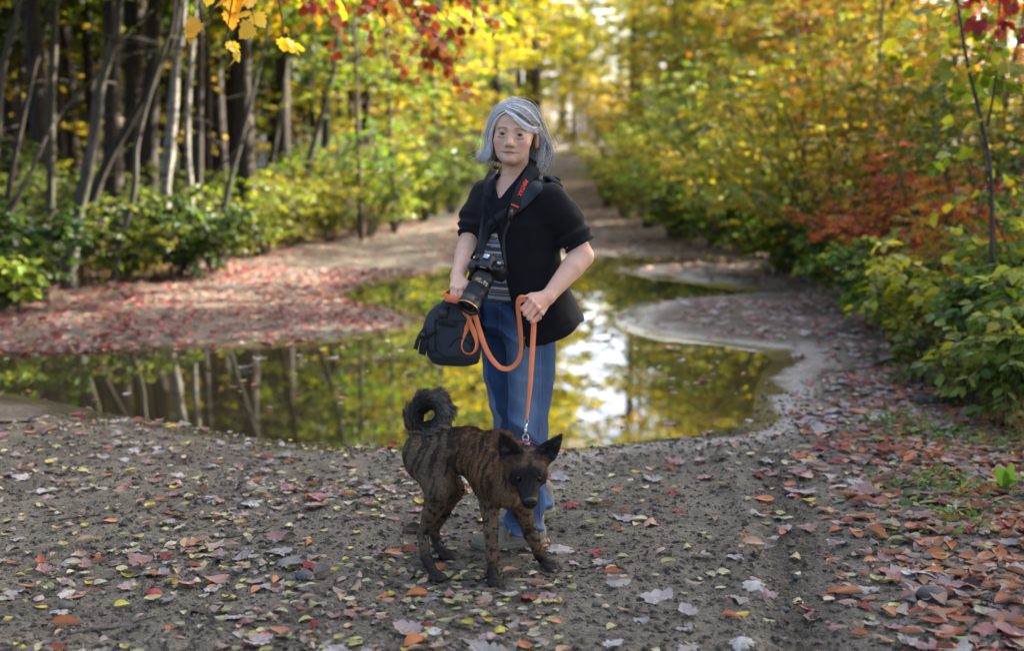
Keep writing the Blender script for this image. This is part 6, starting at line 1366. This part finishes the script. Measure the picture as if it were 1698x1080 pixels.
def ear_sdf(q, b, m, t):
    """upright pointed ear: a wide thin blade, hollowed at the front"""
    b, m, t = map(np.array, (b, m, t)); L = np.linalg.norm(t-b); u_ = unit(t-b); s_ = unit(np.cross(u_, [0, 1.0, 0])); n_ = np.cross(u_, s_); r = q-b; a = r@u_; sx = r@s_; sy = r@n_
    w_ = np.interp(a/L, [-.25, 0, .25, .55, .8, 1.0], [.034, .041, .042, .030, .017, .003]); th = np.interp(a/L, [-.2, .0, .5, 1], [.016, .012, .0065, .003])
    k0 = np.sqrt((sx/w_)**2+(sy/th)**2); d = (k0-1)*np.minimum(w_, th); d = np.maximum(d, np.maximum(a-L, -.02-a))
    cut = np.sqrt((sx/(w_*.66))**2+((sy-np.sign(n_[1] if abs(n_[1]) > .05 else 1)*th*1.15)/(th*1.1))**2); d2 = (cut-1)*th; return smax(d, -np.where((a > .012) & (a < L*.86), d2, 9), .003)
def dhead(q):
    d = d_ell((0, -.010, .006), (.060, .066, .056))(q)
    d = smin(d, d_ell((0, .022, .008), (.047, .042, .037))(q), .025)
    d = smin(d, d_path([(0, .03, -.012), (0, .085, -.022), (0, .122, -.027)], [.040, .034, .0285])(q), .022)      # muzzle
    d = smin(d, d_path([(0, .03, -.034), (0, .080, -.042), (0, .108, -.042)], [.030, .025, .019])(q), .012)       # lower jaw
    d = smin(d, d_ell((0, .136, -.014), (.021, .013, .015))(q), .006)                                              # nose pad
    for s in (-1, 1):
        d = smin(d, d_ell((s*.046, .002, -.020), (.022, .034, .030))(q), .025)
        d = smin(d, d_cap((s*.018, .046, .024), (s*.036, .036, .018), .009, .008)(q), .012)
        d = smax(d, -d_ell((s*.0315, .055, .006), (.013, .011, .0095))(q), .008)
        d = smin(d, d_ell((s*.0310, .0445, .0055), (.0135, .0120, .0120))(q), .003); d = smax(d, -d_ell((s*.0325, .0580, .0055), (.0110, .010, .0072))(q), .0015)
        d = smax(d, -d_ell((s*.0068, .142, -.017), (.0036, .006, .0032))(q), .002)
        d = smin(d, ear_sdf(q, *EAR[(s+1)//2]), .010)
    d = smax(d, -d_path([(-.024, .07, -.036), (0, .136, -.034), (.024, .07, -.036)], [.0016]*3)(q), .004)
    return d
def toes(c, f, side, r=.0125):
    """four toes fanned forward from the paw centre"""
    out = []
    for k, (s_, l_) in enumerate(((-.021, .012), (-.0075, .022), (.0075, .022), (.021, .012))): out.append(d_path([c+side*s_*.7+np.array([0, 0, .014]), c+side*s_+f*(l_+.006)+np.array([0, 0, .012]), c+side*s_*1.05+f*(l_+.020)+np.array([0, 0, .008])], [.012, r, .0095], .004))
    return out
dirf = unit(np.array([.50, -.86, 0])); sidf = np.array([-dirf[1], dirf[0], 0])
LEGS = []
def leg(pts, rad, paw, f=dirf): LEGS.append((d_path(pts, rad, .012), [d_cap(paw-f*.012+np.array([0, 0, .018]), paw+f*.010+np.array([0, 0, .016]), .019, .021)]+toes(paw, f, np.array([-f[1], f[0], 0]))))
# hind legs: thigh, stifle forward, hock back, upright shank, paw
leg([dp(714, 765, 4.93), dp(731, 812, 4.885), dp(716, 850, 4.90), dp(701, 888, 4.93), dp(706, 925, 4.86), PH-dirf*.015+np.array([0, 0, .022])], [.076, .056, .031, .0185, .0165, .0155], PH)
leg([dp(722, 765, 5.03), dp(746, 812, 5.00), dp(732, 850, 5.04), dp(719, 880, 5.10), dp(726, 905, 5.09), PF-dirf*.015+np.array([0, 0, .022])], [.066, .049, .029, .0185, .0165, .0155], PF)
# front legs: shoulder, elbow, wrist, paw
leg([dp(822, 785, 4.79), dp(812, 838, 4.80), dp(814, 880, 4.755), dp(816, 922, 4.735), dp(817, 950, 4.735), FL-dirf*.01+np.array([0, 0, .022])], [.052, .032, .0235, .0195, .0165, .016], FL, unit(np.array([.1, -1, 0])))
leg([dp(850, 790, 4.83), dp(866, 842, 4.845), dp(880, 885, 4.85), dp(895, 920, 4.87), dp(902, 934, 4.885), FR-dirf*.012+np.array([0, 0, .022])], [.050, .034, .0245, .019, .0165, .016], FR, unit(np.array([.75, -.66, 0])))
def dog_sdf(p):
    d = d_path([PELV, dp(744, 745, 4.93), RIB, CHEST], [.077, .069, .079, .090], .03)(p)
    d = smin(d, d_ell(dp(812, 795, 4.83), (.062, .075, .085))(p), .04)                   # deep chest
    d = smin(d, d_ell(dp(845, 822, 4.79), (.042, .05, .05))(p), .03)
    d = smin(d, d_ell(dp(700, 760, 4.96), (.064, .085, .080))(p), .04)                   # rump
    nb = DW((-.004, -.052, -.020)); d = smin(d, d_path([dp(826, 752, 4.84), (dp(826, 752, 4.84)+nb)/2+np.array([0, 0, -.006]), nb], [.082, .072, .062])(p), .03)
    d = smin(d, d_cap(CHEST+np.array([.02, -.02, -.02]), DW((0, -.03, -.05)), .065, .042)(p), .03)
    d = smin(d, d_path(TAILP, TAILR, .006)(p), .012)
    for f, ex in LEGS:
        h = f(p)
        for e in ex: h = smin(h, e(p), .005)
        d = smin(d, h, .022)
    q = to_d(p); m = (np.abs(q) < .2).all(1)
    if m.any(): d[m] = smin(d[m], dhead(q[m]), .018)
    return d
V, F = surface(dog_sdf, axis_steps([(-.42, .0034), (.03, .0024), (.24,)]), axis_steps([(4.45, .0026), (4.72, .0034), (5.18,)]), axis_steps([(.02, .0034), (.18, .0026), (.56, .0034), (.68,)]))
# coat: brindle of dark bars on brown, black mask, ears and paws, pale guard hairs on the tail
def coat(v):
    q = to_d(v); hd = sstep(.02, -.02, np.linalg.norm((q-np.array([0, .045, -.012]))*np.array([1, .72, 1]), axis=1)-.092)
    ax = v@unit(np.array([.94, -.30, -.12])); w_ = fbm(v, 9, 3, 61); bc = np.column_stack([ax*88+1.6*w_, v[:, 2]*13, v[:, 1]*7]); bars = noise(bc, 1, 62)+.65*noise(bc, 2.3, 75); fine = noise(v*np.array([1, 1, .25]), 120, 63)
    b_ = sstep(-.55, .45, bars+.45*fine+.25*noise(v, 26, 64))[:, None]
    brown = np.array([.175, .084, .034]); grey = np.array([.135, .090, .056]); dark = np.array([.014, .0115, .010])
    rear = sstep(-.14, -.26, v[:, 0])*sstep(.56, .44, v[:, 2]); base = brown*(1-rear[:, None])+grey*rear[:, None]
    chestm = np.exp(-(np.linalg.norm(v-dp(846, 812, 4.74), axis=1)/.06)**2)[:, None]; base = base*(1-.7*chestm)+np.array([.21, .165, .125])*.7*chestm
    back = sstep(.46, .52, v[:, 2])[:, None]*.35; c = base*(1-b_*.86)+dark*b_*.86; c = c*(1-back)+dark*back
    low = sstep(.34, .20, v[:, 2])[:, None]; speck = sstep(-.1, .5, noise(v, 70, 66)+.6*noise(v, 160, 67))[:, None]; lc = dark*1.1*speck+np.array([.135, .083, .046])*(1-speck); c = c*(1-low*.85)+lc*low*.85
    pw = sstep(.085, .045, v[:, 2])[:, None]; c = c*(1-.9*pw)+np.array([.014, .012, .011])*.9*pw
    # head
    mz = sstep(.008, .040, q[:, 1]-.35*np.maximum(q[:, 2]-.012, 0)+.004*noise(v, 60, 68)); side = np.exp(-((np.abs(q[:, 0])-.052)/.014)**2)*np.exp(-((q[:, 2]+.022)/.030)**2)
    hc = np.array([.125, .070, .036])*(1-.55*sstep(-.2, .6, noise(v, 46, 69)+.5*noise(v, 110, 70))[:, None])
    br = (np.exp(-((np.abs(q[:, 0])-.020)/.010)**2)*np.exp(-((q[:, 2]-.030)/.008)**2)*(q[:, 1] > .01))[:, None]; hc = hc*(1-br*.8)+np.array([.20, .10, .04])*br*.8
    hc = hc*(1-.65*side[:, None])+np.array([.18, .095, .042])*.65*side[:, None]
    st_ = (np.exp(-(q[:, 0]/.008)**2)*(q[:, 2] > .0)*(q[:, 1] > 0))[:, None]; hc = hc*(1-.7*st_)+dark*.7*st_
    ey = np.exp(-(((np.abs(q[:, 0])-.031)/.017)**2+((q[:, 2]-.004)/.013)**2))*(q[:, 1] > .02); k = np.clip(mz+.9*ey, 0, 1)[:, None]; hc = hc*(1-.96*k)+np.array([.0055, .0055, .0065])*.96*k
    earm = np.zeros(len(v))
    for b2, m2, t2 in EAR: u_ = unit(np.array(t2)-np.array(b2)); r = q-np.array(b2); a = r@u_; earm = np.maximum(earm, sstep(-.004, .022, a)*(np.linalg.norm(r-a[:, None]*u_, axis=1) < .046))
    ins = noise(v, 70, 72); hc = hc*(1-earm[:, None]*.95)+(np.array([.012, .011, .012])+np.clip(ins+.2, 0, 1)[:, None]*.045)*earm[:, None]*.95
    hm = np.maximum(hd, earm)[:, None]*(q[:, 1:2] > -.075); c = c*(1-hm)+hc*hm
    # tail
    td = np.min([np.linalg.norm(v-k_, axis=1) for k_ in spline(TAILP, 40)[3:]], axis=0); tm_ = sstep(.060, .045, td)*sstep(.46, .49, v[:, 2])*(v[:, 0] < -.19)
    cen = dp(710, 689, 4.97); out = sstep(.030, .075, np.linalg.norm((v-cen)*np.array([1, .3, 1]), axis=1)+.004*fine)[:, None]; tc = np.array([.012, .011, .011])*(1-out)+np.array([.13, .108, .088])*out*(1-.5*sstep(-.3, .5, fine)[:, None])
    tm_ = tm_[:, None]; return np.maximum(c*(1-tm_)+tc*tm_, .004)
dog_loc = np.array([-.05, 4.84, gz(-.05, 4.84)]); dog = thing('dog', 'brindle dog with upright ears and curled tail standing on the mud', 'dog', dog_loc)
colr = coat(V)
t = NT('dog_coat'); v = t.obj(); n1 = t.noise(240, 3, .6, v); c = t.mix(t.ramp(n1, [(.35, 0.0), (.65, 1.0)]), t.mix(1.0, t.attr('Col'), (.62,)*3, 'MULTIPLY'), t.mix(1.0, t.attr('Col'), (1.35,)*3, 'MULTIPLY')); b = t.principled(Roughness=.70); t.nt.links.new(c, b.inputs['Base Color']); b.inputs['Specular IOR Level'].default_value = .2; t.nt.links.new(t.bump(n1, .5, .004), b.inputs['Normal']); M_COAT = t.m
bodyd = put('body', V, F, M_COAT, dog, col=colr, off=dog_loc)
# fur: short strands lying along the body, longer on tail, rump, neck
tri = np.concatenate([F[:, [0, 1, 2]], F[:, [0, 2, 3]]]); a_, b_, c_ = V[tri[:, 0]], V[tri[:, 1]], V[tri[:, 2]]; nr = np.cross(b_-a_, c_-a_); ar = np.linalg.norm(nr, axis=1); fr_ = np.random.default_rng(3)
N = 46000; pick = fr_.choice(len(tri), N, p=ar/ar.sum()); r1, r2 = np.sqrt(fr_.uniform(0, 1, N)), fr_.uniform(0, 1, N); root = a_[pick]*(1-r1)[:, None]+b_[pick]*(r1*(1-r2))[:, None]+c_[pick]*(r1*r2)[:, None]; nn3 = unit(nr[pick])
if np.mean((nn3*unit(root-np.array([-.05, 4.85, .45]))).sum(1)) < 0: nn3 = -nn3
q = to_d(root); inhead = (np.abs(q) < np.array([.13, .16, .17])).all(1) & (q[:, 1] > -.045)
ts = spline(TAILP, 60); di = np.linalg.norm(root[:, None]-ts[None, ::3], axis=2); it = di.argmin(1)*3; ontail = (di.min(1) < .05) & (root[:, 2] > .475) & (root[:, 0] < -.19)
flow = np.tile(unit(np.array([-.80, .32, -.42])), (N, 1)); legm = root[:, 2] < .34; flow[legm] = unit(np.array([-.10, .08, -1.0])); tt_ = unit(np.gradient(ts, axis=0)); flow[ontail] = tt_[it[ontail]]
flow[inhead] = unit((np.array([0, -1, .15]))@RD)
L = np.where(ontail, .031, np.where(inhead, .006, np.where(legm, .0045, .0095)))*fr_.uniform(.6, 1.25, N); L = np.where(inhead & (q[:, 1] > .04), .004, L); up_ = np.where(ontail, .70, np.where(inhead, .22, .22))[:, None]
drn = unit(flow-nn3*(flow*nn3).sum(1, keepdims=True)+1e-6); m_ = np.array([0, .4, .75, 1.0])[None, :, None]
Q = root[:, None]+L[:, None, None]*(drn[:, None]*m_+nn3[:, None]*up_[:, None]*m_*(1.15-.55*m_))+fr_.normal(0, .0016, (N, 1, 3))*m_
keep = ~(inhead & (np.minimum(np.linalg.norm(q-np.array([-.032, .05, .0055]), axis=1), np.linalg.norm(q-np.array([.032, .05, .0055]), axis=1)) < .013)) & ~(inhead & (q[:, 1] > .112)) & (root[:, 2] > .035)
Q, rc, Lk = Q[keep], coat(root[keep]), ontail[keep]; rc = rc*fr_.uniform(.55, 1.6, (len(rc), 1)); rc[Lk] *= fr_.uniform(.6, 2.0, (Lk.sum(), 1))
strands(Q, np.where(Lk, .0011, .00065), rc, 'fur', M_COAT, dog, 3, dog_loc)
M_DEYE = NT('dog_eye'); b = M_DEYE.principled(Base_Color=(.012, .007, .004), Roughness=.03); M_DEYE = M_DEYE.m; M_NOSE = plain('dog_nose', (.010, .011, .013), .32, 500, .35)
for s in (-1, 1): V, F = ball(DW((s*.0312, .0452, .0055)), .0124, 20, 14); put('eye', V, F, M_DEYE, dog, off=dog_loc)
V, F = ball((0, 0, 0), (.0172, .0085, .0128), 24, 16); V = V*1.22+np.array([0, .1405, -.0135]); V = DW(V); put('nose', V, F, M_NOSE, dog, off=dog_loc)
# dark red collar round the neck
cc_ = DW((-.004, -.052, -.006)); ca_ = unit(DW((0, -.03, .0))-dp(826, 752, 4.84)); s1 = unit(np.cross(ca_, [0, 0, 1.0])); s2 = np.cross(s1, ca_); th = np.linspace(0, 2*pi, 40); rr = .068
V, F = ribbon(cc_+rr*(np.cos(th)[:, None]*s1+np.sin(th)[:, None]*s2), np.cos(th)[:, None]*s1+np.sin(th)[:, None]*s2, .020, .004); collar = put('collar', V, F, cloth('red_collar', (.16, .018, .022), 500, .7), dog, off=dog_loc)
g = Geo(); rg = P(871.5, 733, 4.748); th = np.linspace(0, 2*pi, 16); g.add(*tube(rg+np.column_stack([.008*np.cos(th), 0*th, .008*np.sin(th)]), .0018, 6)); g.add(*box_geo(P(874, 738, 4.745), np.eye(3), (.016, .008, .012), .3)); c = link('ring', g.mesh('ring', [M_METAL]), collar); c.location = -dog_loc
